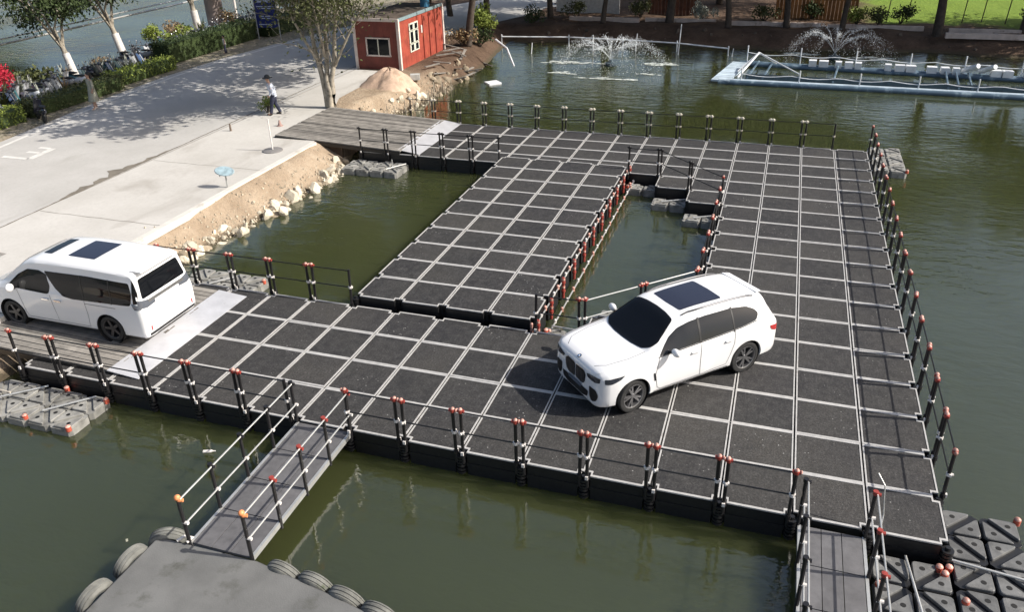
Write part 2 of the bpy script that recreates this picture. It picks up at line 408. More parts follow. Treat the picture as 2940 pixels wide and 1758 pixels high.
# ================================================================= FLOATING DECK
def outline(hx,hy,d,notch,n=.105):
    P=[]
    for sx,sy in((1,1),(-1,1),(-1,-1),(1,-1)):
        x,y=sx*(hx-d),sy*(hy-d); nn=n
        if (sx,sy) in notch:
            a=(x,sy*(hy-nn-d)); c=(sx*(hx-nn-d),sy*(hy-nn-d)); e=(sx*(hx-nn-d),y)
            P+= [a,c,e] if sx*sy>0 else [e,c,a]
        else: P.append((x,y))
    return P
CACHE={}
def module_meshes(notch):
    key=tuple(sorted(notch))
    if key in CACHE: return CACHE[key]
    hx,hy=PX/2,PY/2
    f=MB(); f.prism(outline(hx,hy,.016,notch),-.75,-.014)
    # ribbed waist on the float
    f.prism(outline(hx,hy,.004,notch),-.33,-.25); f.prism(outline(hx,hy,.006,notch),-.10,-.05)
    p_=MB(); p_.prism(outline(hx,hy,.056,notch),-.016,0.0)
    t=MB()
    def dd(o): # wider gap across X seams than across Y
        return o
    A=outline(hx-.006,hy+.007,.010,notch); B=outline(hx+.006,hy-.002,.050,notch); n=len(A)
    vs=[(x,y,-.02) for x,y in A]+[(x,y,.008) for x,y in A]+[(x,y,.008) for x,y in B]+[(x,y,-.012) for x,y in B]
    fs=[]
    for i in range(n):
        j=(i+1)%n
        fs+= [(i,j,n+j,n+i),(n+i,n+j,2*n+j,2*n+i),(2*n+i,2*n+j,3*n+j,3*n+i)]
    t.add(vs,fs)
    CACHE[key]=(f.mesh('float_block',MT['black']),p_.mesh('deck_panel',MT['panel']),t.mesh('edge_trim',MT['trim']))
    return CACHE[key]
cells=set()
for i in range(16):
    for j in range(4): cells.add((i,j))
for i in range(4):
    for j in range(4,18): cells.add((i,j))
for i in range(4,16):
    for j in range(14,18): cells.add((i,j))
cells|={(4,4),(4,5),(5,4),(4,12),(4,13),(5,13)}
finger={(i,j) for i in range(7,11) for j in range(4,14)}
def cell_xy(i,j): return (-PX*(i+.5),PY*(j+.5))
def build_deck(root,cs,extra=frozenset()):
    rz=random.Random(5)
    allc=cs|set(extra)
    for (i,j) in sorted(cs):
        notch=set()
        for sx,di in((1,-1),(-1,1)):
            for sy,dj in((1,1),(-1,-1)):
                ex=(i+di,j) not in allc; ey=(i,j+dj) not in allc
                if ex or ey: notch.add((sx,sy))
        x,y=cell_xy(i,j); f,p_,t=module_meshes(notch)
        fo=obj('float_block',f,parent=root,loc=(x,y,rz.uniform(-.006,.006)))
        fo.rotation_euler=(rz.uniform(-.003,.003),rz.uniform(-.003,.003),rz.uniform(-.002,.002))
        obj('deck_panel',p_,parent=fo); obj('edge_trim',t,parent=fo)
deck=thing('floating_deck','long U-shaped dark grey floating deck with pale grid lines, carrying the white SUV','floating deck')
build_deck(deck,cells)
# connector lugs at the outer seams of the deck
lg=MB(); 
for z in(-.10,-.17,-.24,-.31,-.40,-.47): lg.cyl((0,0,z-.022),(0,0,z+.022),.10,n=10)
lg.cyl((0,0,-.62),(0,0,-.02),.045,n=8)
lugm=lg.mesh('connector_lug',MT['black'],40)
def lug(parent,x,y,m=lugm): return obj('connector_lug',m,parent=parent,loc=(x,y,0))
for i in range(1,17): lug(deck,-PX*i,.02); 
for i in range(1,17): lug(deck,-PX*i,PY*18-.02)
for j in range(0,19): lug(deck,-.02,PY*j)
for i in range(11,17): lug(deck,-PX*i,PY*4-.02); lug(deck,-PX*i,PY*14+.02)
FZ=.21; FY=.16
fing=thing('finger_platform','raised four-column grey float platform bridging the middle of the deck','platform',(0,FY,FZ))
build_deck(fing,finger)
lo=MB()
for k,z in enumerate((-.03,-.12,-.26,-.38)):
    lo.cur=1-k%2; lo.cyl((0,0,z-.03),(0,0,z+.03),.06 if k%2 else .05,n=10)
lo.cur=0; lo.cyl((0,0,-.6),(0,0,.02),.04,n=8)
olug=lo.mesh('orange_lug',[MT['red'],MT['pink']],40)
lo2=MB(); lo2.ball((0,0,0),.045,8,5); lo2.cyl((0,0,-.09),(0,0,.0),.04,n=8); knob=lo2.mesh('orange_knob',MT['pink'],60)
lo3=MB(); lo3.ball((0,0,0),.04,8,5); lo3.cyl((0,0,-.07),(0,0,.0),.036,n=8); knobp=lo3.mesh('pale_knob',MT['clamp'],60)
for j in range(4,15):
    lug(fing,-PX*7+.10,PY*j,olug)
    for q,dx,z,m_ in((.35,.05,-.06,knobp),(.68,.05,-.06,knob),(.25,.30,-.42,knob),(.7,.30,-.42,knobp)):
        if j<14: obj('coupling_knob',m_,parent=fing,loc=(-PX*7+dx,PY*(j+q),z))
rb=MB(); rb.cyl((-PX*7+.06,PY*4,-.12),(-PX*7+.06,PY*14,-.12),.018,n=6); obj('side_rod',rb,MT['steel'],fing)
rb=MB(); rb.cyl((-PX*7+.30,PY*4,-.48),(-PX*7+.30,PY*14,-.48),.022,n=6); obj('side_rod',rb,MT['steel'],fing)
for j in range(4,15): lug(fing,-PX*11,PY*j)
for z_ in (-.10,-.26,-.40): obj('orange_knob',knob,parent=fing,loc=(-PX*7-.05,PY*4-.05,z_))

# ================================================================= RAILINGS
def post_meshes(capmat,clampmat,h=1.0):
    p_=MB(); p_.cyl((0,0,-.22),(0,0,h),.034,n=8); p_.cyl((0,0,-.03),(0,0,.05),.05,n=8)
    c=MB(); c.cyl((0,0,h-.045),(0,0,h+.015),.050,n=10); c.cyl((-.07,0,h-.012),(.07,0,h-.012),.034,n=8); c.cur=1; c.ball((-.004,0,h+.025),.042,8,4,(1,1,.8)); c.ball((-.072,0,h+.004),.034,8,4,(.7,1,1)); c.cur=0  # pale tops paint the sun glint, the dark red collar the shade
    k=MB(); k.cyl((0,0,h*.49-.03),(0,0,h*.49+.03),.046,n=8); k.cyl((-.055,-.012,h*.49),(.055,-.012,h*.49),.030,n=8); k.cyl((0,-.03,h*.49),(0,-.075,h*.49),.022,n=6)
    b=MB(); b.box((0,-.045,.02),(.055,.035,.07))
    return (p_.mesh('post',MT['post'],40),c.mesh('post_cap',capmat if isinstance(capmat,list) else [capmat,capmat],50),k.mesh('clamp',clampmat,50),b.mesh('socket',MT['clamp']))
PM={k:post_meshes([MT['red'],MT['pink']] if a in('orange','red') else MT[a],MT[b]) for k,a,b in(('orange','orange','clamp'),('red','red','clamp'),('cream','cream','cream'),('plain','post','clamp'))}
RAILM={}
def railing(p0,p1,label,group,style='orange',style2=None,gap=.072,railmat='rail',h0=0,caps=(1,1)):
    """one railing section from p0 to p1 (xy) with two posts and two rails"""
    p0=Vector((*p0,h0)); p1=Vector((*p1,h0)); d=p1-p0; L=d.length; rz=math.atan2(d.y,d.x)
    t=thing('railing_section',label,'railing',p0,rz,group)
    for k,x in enumerate((gap,L-gap)):
        pm=PM[style if k==0 or not style2 else style2]
        lean=random.gauss(0,.014)
        po=obj('post',pm[0],parent=t,loc=(x,0,0)); po.rotation_euler=(random.uniform(-.015,.015),lean,math.pi*(k==1))
        if caps[k]: obj('post_cap',pm[1],parent=po)
        obj('clamp',pm[2],parent=po); obj('socket',pm[3],parent=po)
    key=(round(L,2),railmat)
    if key not in RAILM:
        r=MB(); r.cyl((gap,0,0),(L-gap,0,0),.015,n=6); RAILM[key]=r.mesh('rail',MT[railmat])
    for z in(.965,.49): obj('rail',RAILM[key],parent=t,loc=(0,0,z))
    return t
G1='railing sections round the floating deck'
eo=.02
n=0
for i in range(15,1,-1):
    if i==9: n=0; continue
    n+=1
    lab=(f'railing section on the near deck edge left of the footbridge, {ordw(n)} from left' if i>9 else
         f'railing section on the near deck edge, {ordw(n)} right of the sloping footbridge')
    railing((-PX*(i+1),eo-.06),(-PX*i,eo-.06),lab,G1,'orange' if i not in(10,) else 'orange',caps=(1,0 if i==10 else 1))
for j in range(1,18):
    railing((.05,PY*j),(.05,PY*(j+1)),f'orange-capped railing section on the right deck edge, {ordw(j)} from the near end',G1,'orange' if j<10 else 'red')
for i in range(15,0,-1):
    railing((-PX*i,PY*18+.05),(-PX*(i+1),PY*18+.05),f'thin railing section with caps toned pale as if lit on the far deck edge, {ordw(16-i)} from the left',G1,'cream',caps=(0 if i==1 else 1,1))
for i in range(15,10,-1):
    railing((-PX*i,PY*4+.05),(-PX*(i+1),PY*4+.05),f'railing section behind the white van by the inner water, {ordw(16-i)} from left',G1,'orange',caps=(0 if i==11 else 1,1))
    railing((-PX*(i+1),PY*14-.05),(-PX*i,PY*14-.05),f'black railing section in front of the far plank gangway, {ordw(16-i)} from the left',G1,'plain')
S=lambda i,j:(-PX*i,PY*j)
railing((-PX*6,PY*4+.05),(-PX*7,PY*4+.05),'black railing section joining the raised platform beside the SUV bonnet',G1,'orange',caps=(1,0))
railing(S(5,5.04),S(6,4.04),'slanting railing with pale rail directly behind the SUV windscreen',G1,'red',railmat='steel')
railing(S(4,6.04),S(5,5.04),'slanting railing with pale rail behind the SUV roof, by the inner water',G1,'red',railmat='steel')
for j in range(6,12):
    railing((-PX*4-.05,PY*(j+1)),(-PX*4-.05,PY*j),f'red-capped railing section on the right deck inner edge, {ordw(j-5)} behind the SUV',G1,'red')
railing((-PX*7,PY*14-.05),(-PX*6,PY*14-.05),'dark railing section at the far end of the raised platform',G1,'plain')
railing(S(6,13.96),S(5,12.96),'dark slanting railing over the stepped far inner corner, left one of two',G1,'plain')
railing(S(5,12.96),S(4,11.96),'dark slanting railing over the stepped far inner corner, right one of two',G1,'plain')

# ================================================================= GANGWAYS
def gangway(name,label,x0,x1,y0,y1,z0,z1,pitch,plate,rs_):
    """planks run from the land x0,z0 to the deck x1,z1"""
    t=thing(name,label,'gangway')
    L=math.hypot(x1-x0,z1-z0); sl=math.atan2(z1-z0,x1-x0); rot=Matrix.Rotation(-sl,3,'Y')
    n=int((y1-y0)/pitch); pm=MB(); pm.box((0,0,0),(L,pitch-.025,.045)); pm=pm.mesh('plank',MT['plank'])
    for k in range(n):
        o=obj('plank',pm,parent=t,loc=((x0+x1)/2+rs_.uniform(-.03,.03),y0+pitch*(k+.5),(z0+z1)/2+rs_.uniform(-.006,.006))); o.rotation_euler=(0,-sl,0)
    for y in(y0+.03,y1-.05,(y0+y1)/2):
        b=MB(); b.box(((x0+x1)/2,y,(z0+z1)/2-.10),(L,.08,.14),rot); obj('edge_beam',b,MT['black'],t)
    pl=MB(); px0,px1,py0,py1=plate
    pl.add([(px0,py0,z1+.035),(px1,py0,.022),(px1,py1,.022),(px0,py1,z1+.035),(px0,py0,z1+.01),(px1,py0,.010),(px1,py1,.010),(px0,py1,z1+.01)],
           [(0,1,2,3),(7,6,5,4),(0,4,5,1),(1,5,6,2),(2,6,7,3),(3,7,4,0)])
    obj('hinge_plate',pl,MT['silver'],t,label='smooth silver metal flap at the deck end')
    return t
rr=random.Random(21)
gangway('gangway','weathered plank gangway under the white van, leading onto the near deck',-25.5,-17.15,.32,4.42,.305,.065,.195,(-17.28,-16.42,.30,4.42),rr)
gangway('gangway','weathered plank gangway from the shore by the bare tree to the far deck',-23.5,-17.75,16.75,21.55,.40,.13,.205,(-17.88,-16.95,16.9,21.5),rr)
sb=MB(); sb.box((-20.9,19.1,-.15),(.9,4.4,.70)); o=obj('ramp_abutment',sb,mat('dark_earth_wall',(.07,.048,.032),.95,var=.4,scale=3,bmp=.5,bscale=8)); tag(o,'dark earth abutment under the far plank gangway','abutment')
MT['headlamp']=mat('dark_headlamp',(.03,.035,.045),.06,var=.3,scale=25,spec=.8)
# ================================================================= CARS
def cr(xs,ys,x):
    """Catmull-Rom through (xs,ys), xs ascending, clamped ends"""
    if x<=xs[0]: return ys[0]
    if x>=xs[-1]: return ys[-1]
    for k in range(len(xs)-1):
        if xs[k]<=x<=xs[k+1]: break
    h=xs[k+1]-xs[k]; t=(x-xs[k])/h
    def slope(i):
        if i<=0 or i>=len(xs)-1: return (ys[min(i+1,len(xs)-1)]-ys[max(i-1,0)])/(xs[min(i+1,len(xs)-1)]-xs[max(i-1,0)])
        a=(ys[i]-ys[i-1])/(xs[i]-xs[i-1]); b=(ys[i+1]-ys[i])/(xs[i+1]-xs[i])
        return 0 if a*b<=0 else 2*a*b/(a+b)
    m0,m1=slope(k)*h,slope(k+1)*h
    return (2*t**3-3*t*t+1)*ys[k]+(t**3-2*t*t+t)*m0+(-2*t**3+3*t*t)*ys[k+1]+(t**3-t*t)*m1
def car_body(spec, name, cuts):
    """spec: rows (x, zbot, zbelt, ztop, w_bottom, w_belt, w_roof), x ascending (rear to front)"""
    X=[r[0] for r in spec]; C=[[r[k] for r in spec] for k in range(1,7)]
    n=90; xs=sorted(set([lerp(X[0],X[-1],k/n) for k in range(n+1)]+X))
    m=MB(); rows=[]
    for x in xs:
        zb,zs,zt,wb,ws,wt=[cr(X,c,x) for c in C]; r=zt-zs
        pts=[(0,zb),(wb*.55,zb),(wb*.93,zb+.005),(wb,zb+.06),(lerp(wb,ws,.45)+.012,lerp(zb,zs,.33)),(lerp(wb,ws,.8)+.012,lerp(zb,zs,.66)),(ws,zs-.07),(ws-.008,zs-.02),
             (ws-.030,zs+.03*min(1,r*4)),(lerp(ws,wt,.42)+.012,zs+.40*r),(lerp(ws,wt,.80)+.010,zs+.74*r),(wt+.035,zs+.86*r),(wt-.035,zs+.945*r),(wt*.72,zs+.985*r),(wt*.35,zs+.998*r),(0,zt)]
        fine=[]
        for k in range(len(pts)-1):
            p0,p1,p2,p3=[Vector(pts[max(0,min(len(pts)-1,q))]) for q in(k-1,k,k+1,k+2)]
            for s_ in range(2):
                t=s_/2; fine.append(.5*((2*p1)+(p2-p0)*t*.6+ (2*p0*.6-5*p1+4*p2-p3*.6+ (p1-p2*0)*.8-(p2*-.0)) *0) if False else p1.lerp(p2,t)+ (0.06*((p1-p0).normalized()-(p3-p2).normalized())*(p2-p1).length if s_ and (p1-p0).length>1e-6 and (p3-p2).length>1e-6 else Vector((0,0))))
        fine.append(Vector(pts[-1])); rows.append([(x,p.x,p.y) for p in fine])
    nt_=len(rows[0]); full=[]
    for r in rows: full.append(r+[(x,-y,z) for x,y,z in r[-2:0:-1]])
    N=len(full[0]); vs=[v for r in full for v in r]
    fs=[(a*N+b,a*N+(b+1)%N,(a+1)*N+(b+1)%N,(a+1)*N+b) for a in range(len(xs)-1) for b in range(N)]
    fs+=[tuple(range(N)),tuple((len(xs)-1)*N+q for q in range(N-1,-1,-1))]
    m.add(vs,fs); me=m.mesh(name,MT['white_paint'])
    b=bmesh.new(); b.from_mesh(me); bmesh.ops.remove_doubles(b,verts=b.verts,dist=1e-5); bmesh.ops.recalc_face_normals(b,faces=b.faces); b.to_mesh(me); b.free()
    bvh=BVHTree.FromPolygons([v.co.copy() for v in me.vertices],[tuple(p.vertices) for p in me.polygons])
    # cut the wheel arches
    o=bpy.data.objects.new(name,me); COL.objects.link(o)
    tmp=[]
    for (cx_,cz_,r_,sy) in cuts:
        c=MB(); c.cyl((cx_,sy*.60,cz_),(cx_,sy*1.3,cz_),r_,n=40); cm=c.mesh('cut',MT['black']); co=bpy.data.objects.new('cut',cm); COL.objects.link(co)
        bm_=o.modifiers.new('b','BOOLEAN'); bm_.operation='DIFFERENCE'; bm_.object=co; bm_.solver='EXACT'
        tmp.append(co)
    bpy.context.view_layer.update()
    me2=bpy.data.meshes.new_from_object(o.evaluated_get(bpy.context.evaluated_depsgraph_get()))
    bpy.data.objects.remove(o)
    for c in tmp: bpy.data.objects.remove(c)
    me2.polygons.foreach_set('use_smooth',[True]*len(me2.polygons)); me2.set_sharp_from_angle(angle=RAD(28))
    while len(me2.materials)>1: me2.materials.pop()
    me2.polygons.foreach_set('material_index',[0]*len(me2.polygons))
    return me2,bvh
def patch(bvh, poly, axis, sign, eps=.004, cell=.07, thick=0):
    """lay a polygon (given in the plane across 'axis') on the body along that axis; returns MB"""
    b=bmesh.new(); vs=[b.verts.new((u,v,0)) for u,v in poly]; b.faces.new(vs)
    us=[p[0] for p in poly]; vv=[p[1] for p in poly]
    for lo_,hi_,nrm in((min(us),max(us),(1,0,0)),(min(vv),max(vv),(0,1,0))):
        k=lo_+cell
        while k<hi_:
            bmesh.ops.bisect_plane(b,geom=b.verts[:]+b.edges[:]+b.faces[:],plane_co=(k*nrm[0],k*nrm[1],0),plane_no=nrm); k+=cell
    b.verts.ensure_lookup_table(); m=MB(); out=[]; ok=[]
    for v in b.verts:
        u,w_=v.co.x,v.co.y
        if axis=='y': o_,d_=Vector((u,sign*3,w_)),Vector((0,-sign,0))
        elif axis=='z': o_,d_=Vector((u,w_,3)),Vector((0,0,-1))
        else: o_,d_=Vector((sign*6,u,w_)),Vector((-sign,0,0))
        h=bvh.ray_cast(o_,d_)
        if h[0] is None: out.append(o_+d_*3); ok.append(False)
        else:
            nn=h[1]; nn=nn if nn.dot(d_)<0 else -nn
            out.append(h[0]+nn*eps*.6-d_*eps*.6); ok.append(True)
    fs=[]
    for f in b.faces:
        q=[v.index for v in f.verts]
        if all(ok[k] for k in q):
            nn=(out[q[1]]-out[q[0]]).cross(out[q[2]]-out[q[1]])
            dirv={'y':Vector((0,sign,0)),'z':Vector((0,0,1)),'x':Vector((sign,0,0))}[axis]
            fs.append(tuple(q if nn.dot(dirv)>0 else q[::-1]))
    m.add(out,fs); b.free(); return m
def strip(pts,wd):
    """polyline -> thin polygon"""
    L=[];R=[]
    for k,p in enumerate(pts):
        a=Vector(pts[max(k-1,0)]); c=Vector(pts[min(k+1,len(pts)-1)]); d=(c-a).normalized(); n_=Vector((-d.y,d.x))*wd/2
        L.append(tuple(Vector(p)+n_)); R.append(tuple(Vector(p)-n_))
    return L+R[::-1]
def rounded(poly,r=.04,k=4):
    out=[]; n=len(poly)
    for i in range(n):
        a,b,c=Vector(poly[i-1]),Vector(poly[i]),Vector(poly[(i+1)%n]); d0=(a-b); d1=(c-b); q=min(r,d0.length*.45,d1.length*.45)
        p0=b+d0.normalized()*q; p1=b+d1.normalized()*q
        for s_ in range(k+1):
            t=s_/k; out.append(tuple((1-t)**2*p0+2*t*(1-t)*b+t*t*p1))
    return out
def wheel_meshes(R,W,style):
    t=MB(); prof=[(R*.70,-W/2+.015),(R*.80,-W/2),(R*.95,-W/2+.01),(R*.995,-W/2+.045),(R,-W*.2),(R,W*.2),(R*.995,W/2-.045),(R*.95,W/2-.01),(R*.80,W/2),(R*.70,W/2-.015)]
    t.lathe(prof,36); t.f=[f for f in t.f if len(f)==4]; t.mi=[0]*len(t.f); tm=t.mesh('wheel',MT['rubber'],40)
    r=MB(); r.lathe([(R*.72,-W*.35),(R*.735,W/2-.03),(R*.715,W/2-.004),(R*.665,W/2-.012),(R*.645,W/2-.05),(R*.62,W*.05)],32); r.f=[f for f in r.f if len(f)==4]; r.mi=[0]*len(r.f)
    r.cyl((0,0,W*.02),(0,0,W/2-.03),R*.135,n=12)
    nsp=5
    for k in range(nsp):
        for off in((-.13,.13) if style=='double' else (0,)):
            a0=2*math.pi*k/nsp; a1=a0+off*1.5; wd0,wd1=(.05,.035) if style=='double' else(.075,.06)
            p0=Vector((math.cos(a0)*R*.10,math.sin(a0)*R*.10,0)); p1=Vector((math.cos(a1)*R*.69,math.sin(a1)*R*.69,0)); d=(p1-p0).normalized(); n_=Vector((-d.y,d.x,0))
            z1=W/2-.035; z2=W/2-.022
            vs=[p0+n_*wd0/2,p0-n_*wd0/2,p1-n_*wd1/2,p1+n_*wd1/2]
            r.add([(v.x,v.y,z1-.03) for v in vs]+[(v.x,v.y,z1 if q<2 else z2) for q,v in enumerate(vs)],[(3,2,1,0),(4,5,6,7),(0,1,5,4),(1,2,6,5),(2,3,7,6),(3,0,4,7)])
    rm=r.mesh('rim',MT['rim'] if style=='double' else MT['rimdark'],35)
    h=MB(); h.cyl((0,0,-W*.3),(0,0,W*.02),R*.66,n=24); hm=h.mesh('brake_disc',MT['hole'])
    return tm,rm,hm
def car_common(t,body,axles,R,W,track,style,arch):
    bo=obj('body',body,parent=t)
    tm,rm,hm=wheel_meshes(R,W,style)
    for ax,st in axles:
        for s_ in(1,-1):
            wo=obj('wheel',tm,parent=t,loc=(ax,s_*track,R)); wo.rotation_euler=(RAD(-90)*s_,0,st)
            obj('rim',rm,parent=wo); obj('brake_disc',hm,parent=wo)
            ln_=MB(); q=Vector((0,s_,0)).to_track_quat('Z','Y')
            prof=[(arch-.012,.0),(arch-.012,.30)]
            vs=[]
            ln_.lathe([(.001,.0),(arch-.012,.0),(arch-.012,.345)],32,(0,0,0),q); ln_.f=[f for f in ln_.f if len(f)==4]; ln_.mi=[0]*len(ln_.f)
            obj('wheel_arch_liner',ln_,MT['hole'],t,loc=(ax,s_*.605,R+.01))
    ub=MB(); ub.box(((axles[0][0]+axles[1][0])/2,0,R*.75),(axles[0][0]-axles[1][0]+1.0,1.3,.16)); obj('underbody',ub,MT['hole'],t)
    return bo
def lay(t,bvh,name,poly,axis,sign,m,eps=.004,cell=.07,label=None,parent=None):
    p_=patch(bvh,poly,axis,sign,eps,cell)
    if not p_.f: return None
    return obj(name,p_,m,parent or t,smooth=60,label=label)

def suvx(x): return x if -1.6<x<1.9 else (-1.6+(x+1.6)*.80 if x<0 else 1.9+(x-1.9)*.84)
def build_suv(loc,rz):
    t=thing('suv','white five-door SUV with dark glass roof driving on the near deck corner','car',loc,rz)
    S_=[(-2.46,.42,.82,1.04,.72,.76,.60),(-2.44,.36,.94,1.14,.86,.88,.66),(-2.36,.31,1.07,1.25,.93,.945,.68),(-2.22,.28,1.14,1.44,.955,.97,.64),(-2.08,.27,1.165,1.64,.965,.98,.61),(-1.98,.27,1.17,1.66,.97,.985,.615),(-1.6,.26,1.18,1.70,.975,.99,.635),(-1.0,.25,1.165,1.735,.965,.985,.655),
        (-.3,.25,1.145,1.745,.955,.98,.665),(.15,.25,1.135,1.725,.955,.98,.66),(.42,.25,1.13,1.675,.955,.98,.645),(.75,.25,1.125,1.47,.955,.98,.70),(1.05,.25,1.115,1.28,.96,.98,.755),(1.20,.25,1.10,1.20,.965,.985,.78),(1.5,.25,1.075,1.17,.97,.99,.79),(1.9,.25,1.035,1.13,.965,.98,.78),(2.18,.25,.995,1.095,.93,.945,.75),(2.34,.24,.94,1.05,.85,.865,.70),(2.42,.25,.88,.99,.74,.755,.61),(2.45,.29,.80,.91,.60,.62,.50)]
    R,W=.375,.27; ax=((1.59,RAD(7)),(-1.385,0)); arch=.425
    S_=[(suvx(r[0]),)+r[1:] for r in S_]
    me,bvh=car_body(S_,'body',[(a,R+.01,arch,s_) for a,_ in ax for s_ in(1,-1)])
    car_common(t,me,ax,R,W,.845,'double',arch)
    g_=MT['glass']
    # glass: windscreen, sides, rear, roof
    ws=[(1.17,-.60),(1.22,-.30),(1.23,0),(1.22,.30),(1.17,.60),(1.05,.765),(.90,.775),(.42,.605),(.37,.3),(.355,0),(.37,-.3),(.42,-.605),(.90,-.775),(1.05,-.765)]
    lay(t,bvh,'windscreen',rounded(ws,.06),'z',1,g_,.010,.035)
    for s_ in(1,-1):
        low=[(.98,1.135),(.3,1.155),(-.5,1.175),(-1.2,1.205),(-1.60,1.25)]
        up=[(-1.70,1.36),(-1.62,1.455),(-1.42,1.54),(-1.0,1.598),(-.3,1.615),(.12,1.59),(.40,1.53),(.62,1.42)]
        side=lay(t,bvh,'side_window',rounded(low+up,.05),'y',s_,MT['side_glass'],.005)
        for x0,x1 in((-.08,-.13),(-.98,-1.02)):
            lay(t,bvh,'window_pillar',strip([(x0,1.15),(x1,1.62)],.05 if x0>-.5 else .035),'y',s_,MT['black'],.009,parent=side)
        lay(t,bvh,'window_trim',strip([(1.0,1.125),(.3,1.145),(-.5,1.165),(-1.2,1.195),(-1.62,1.24)],.016),'y',s_,MT['black'],.010)
        # doors and lines
        d1=strip([(.98,1.11),(1.06,.75),(1.0,.42),(.92,.36),(-.12,.36)],.010); lay(t,bvh,'door_seam',d1,'y',s_,MT['seam'],.003,.05)
        lay(t,bvh,'door_seam',strip([(-.10,1.13),(-.10,.7),(-.12,.36)],.010),'y',s_,MT['seam'],.003,.05)
        lay(t,bvh,'door_seam',strip([(-1.0,1.16),(-1.0,.88),(-.92,.62),(-.82,.40),(-.12,.36)],.010),'y',s_,MT['seam'],.003,.05)
        for xh in(.06,-.84):
            h=MB(); y=bvh.ray_cast(Vector((xh,s_*3,.99)),Vector((0,-s_,0)))[0].y; h.box((xh,y+s_*.022,.99),(.20,.03,.03)); obj('door_handle',h,MT['white_paint'],t)
        lay(t,bvh,'sill_trim',strip([(1.08,.30),(-.88,.30)],.085),'y',s_,MT['black'],.006)
        lay(t,bvh,'fender_vent',rounded([(1.08,.80),(1.115,.80),(1.10,.70),(1.075,.60),(1.04,.60),(1.065,.70)],.01),'y',s_,MT['black'],.007,.03)
        # roof rail
        rl=MB(); rp=[]
        for k in range(13):
            x=lerp(.20,-1.72,k/12); h=bvh.ray_cast(Vector((x,s_*(.615 if x<0 else .60),3)),Vector((0,0,-1)))[0]; rp.append(h+Vector((0,0,.012 if k in(0,12) else .035)))
        rl.tube(rp,.017,6); obj('roof_rail',rl,MT['rimdark'],t,smooth=60)
        # mirror
        mi=MB(); y0=bvh.ray_cast(Vector((.74,s_*3,1.14)),Vector((0,-s_,0)))[0].y
        mi.cyl((.72,y0-s_*.03,1.16),(.70,y0+s_*.10,1.185),.030,n=6); mi.mi=[0]*len(mi.f)
        mo=obj('wing_mirror',mi,MT['black'],t)
        mc=MB(); mc.ball((.70,y0+s_*.17,1.225),.12,12,8,(.62,1.0,.72)); obj('mirror_cap',mc,MT['white_paint'],mo,smooth=180)
        # lamps
        lay(t,bvh,'headlight',rounded([(s_*.42,.90),(s_*.54,.93),(s_*.72,.945),(s_*.82,.94),(s_*.82,.85),(s_*.70,.815),(s_*.46,.83)],.02),'x',1,MT['headlamp'],.008,.04)
        hs=lay(t,bvh,'headlight',rounded([(1.82,.975),(2.06,.965),(2.24,.945),(2.24,.84),(2.10,.84),(1.92,.90)],.02),'y',s_,MT['headlamp'],.006,.04)
        lay(t,bvh,'tail_light',rounded([(-1.98,1.02),(-2.26,.99),(-2.26,.85),(-2.16,.86),(-2.03,.92)],.03),'y',s_,MT['tail'],.006,.04)
        lay(t,bvh,'tail_light',rounded([(s_*.40,.95),(s_*.85,.95),(s_*.85,.84),(s_*.40,.87)],.02),'x',-1,MT['tail'],.006,.04)
        # kidney grille half, lower intake
        lay(t,bvh,'grille_surround',rounded([(s_*.012,.918),(s_*.32,.925),(s_*.392,.845),(s_*.36,.64),(s_*.26,.565),(s_*.012,.575)],.05),'x',1,MT['chrome'],.009,.04)
        gr=lay(t,bvh,'grille',rounded([(s_*.03,.90),(s_*.31,.905),(s_*.37,.84),(s_*.34,.65),(s_*.25,.585),(s_*.03,.595)],.05),'x',1,MT['black'],.014,.04)
        for k in range(6):
            yb=s_*(.06+.052*k); lay(t,bvh,'grille_bar',strip([(yb,.60),(yb,.865)],.010),'x',1,MT['rim'],.020,.05,parent=gr)
        lay(t,bvh,'corner_intake',rounded([(s_*.52,.66),(s_*.74,.65),(s_*.80,.53),(s_*.75,.39),(s_*.62,.33),(s_*.54,.42)],.05),'x',1,MT['black'],.008,.04)
    lay(t,bvh,'lower_intake',rounded([(-.50,.50),(.50,.50),(.46,.36),(.30,.31),(-.30,.31),(-.46,.36)],.04),'x',1,MT['black'],.010,.04)
    lay(t,bvh,'number_plate',[(-.24,.545),(.24,.545),(.24,.46),(-.24,.46)],'x',1,mat('plate_blue',(.10,.12,.16),.4,var=.1),.020,.06)
    lay(t,bvh,'rear_window',rounded([(-.50,1.56),(.50,1.56),(.58,1.22),(-.58,1.22)],.06),'x',-1,g_,.006,.06)
    lay(t,bvh,'sunroof',rounded([(.12,-.45),(.14,0),(.12,.45),(-.98,.47),(-1.0,0),(-.98,-.47)],.05),'z',1,MT['tint'],.006)
    for s_ in(1,-1): lay(t,bvh,'bonnet_seam',strip([(2.24,s_*.50),(2.06,s_*.66),(1.6,s_*.745),(1.18,s_*.74)],.010),'z',1,MT['seam'],.003,.05)
    # round badge on the bonnet lip: dark ring with quartered blue and white field
    h=bvh.ray_cast(Vector((2.27,0,3)),Vector((0,0,-1))); q=(Vector((.45,0,.9)).normalized()).to_track_quat('Z','Y'); o_=h[0]+q@Vector((0,0,.004))
    bd=MB(); bd.cyl(o_,o_+q@Vector((0,0,.008)),.045,n=20); bo=obj('badge',bd,MT['black'],t)
    for k in range(4):
        b_=MB(); pts=[(0,0)]+[(.030*math.cos(a),.030*math.sin(a)) for a in[math.pi/2*k+math.pi/8*z for z in range(5)]]
        b_.add([o_+q@Vector((x,y,.0095)) for x,y in pts],[tuple(range(6))]); obj('badge_field',b_,MT['white_paint'] if k%2 else mat('badge_blue',(.05,.22,.55),.3,var=0),bo)
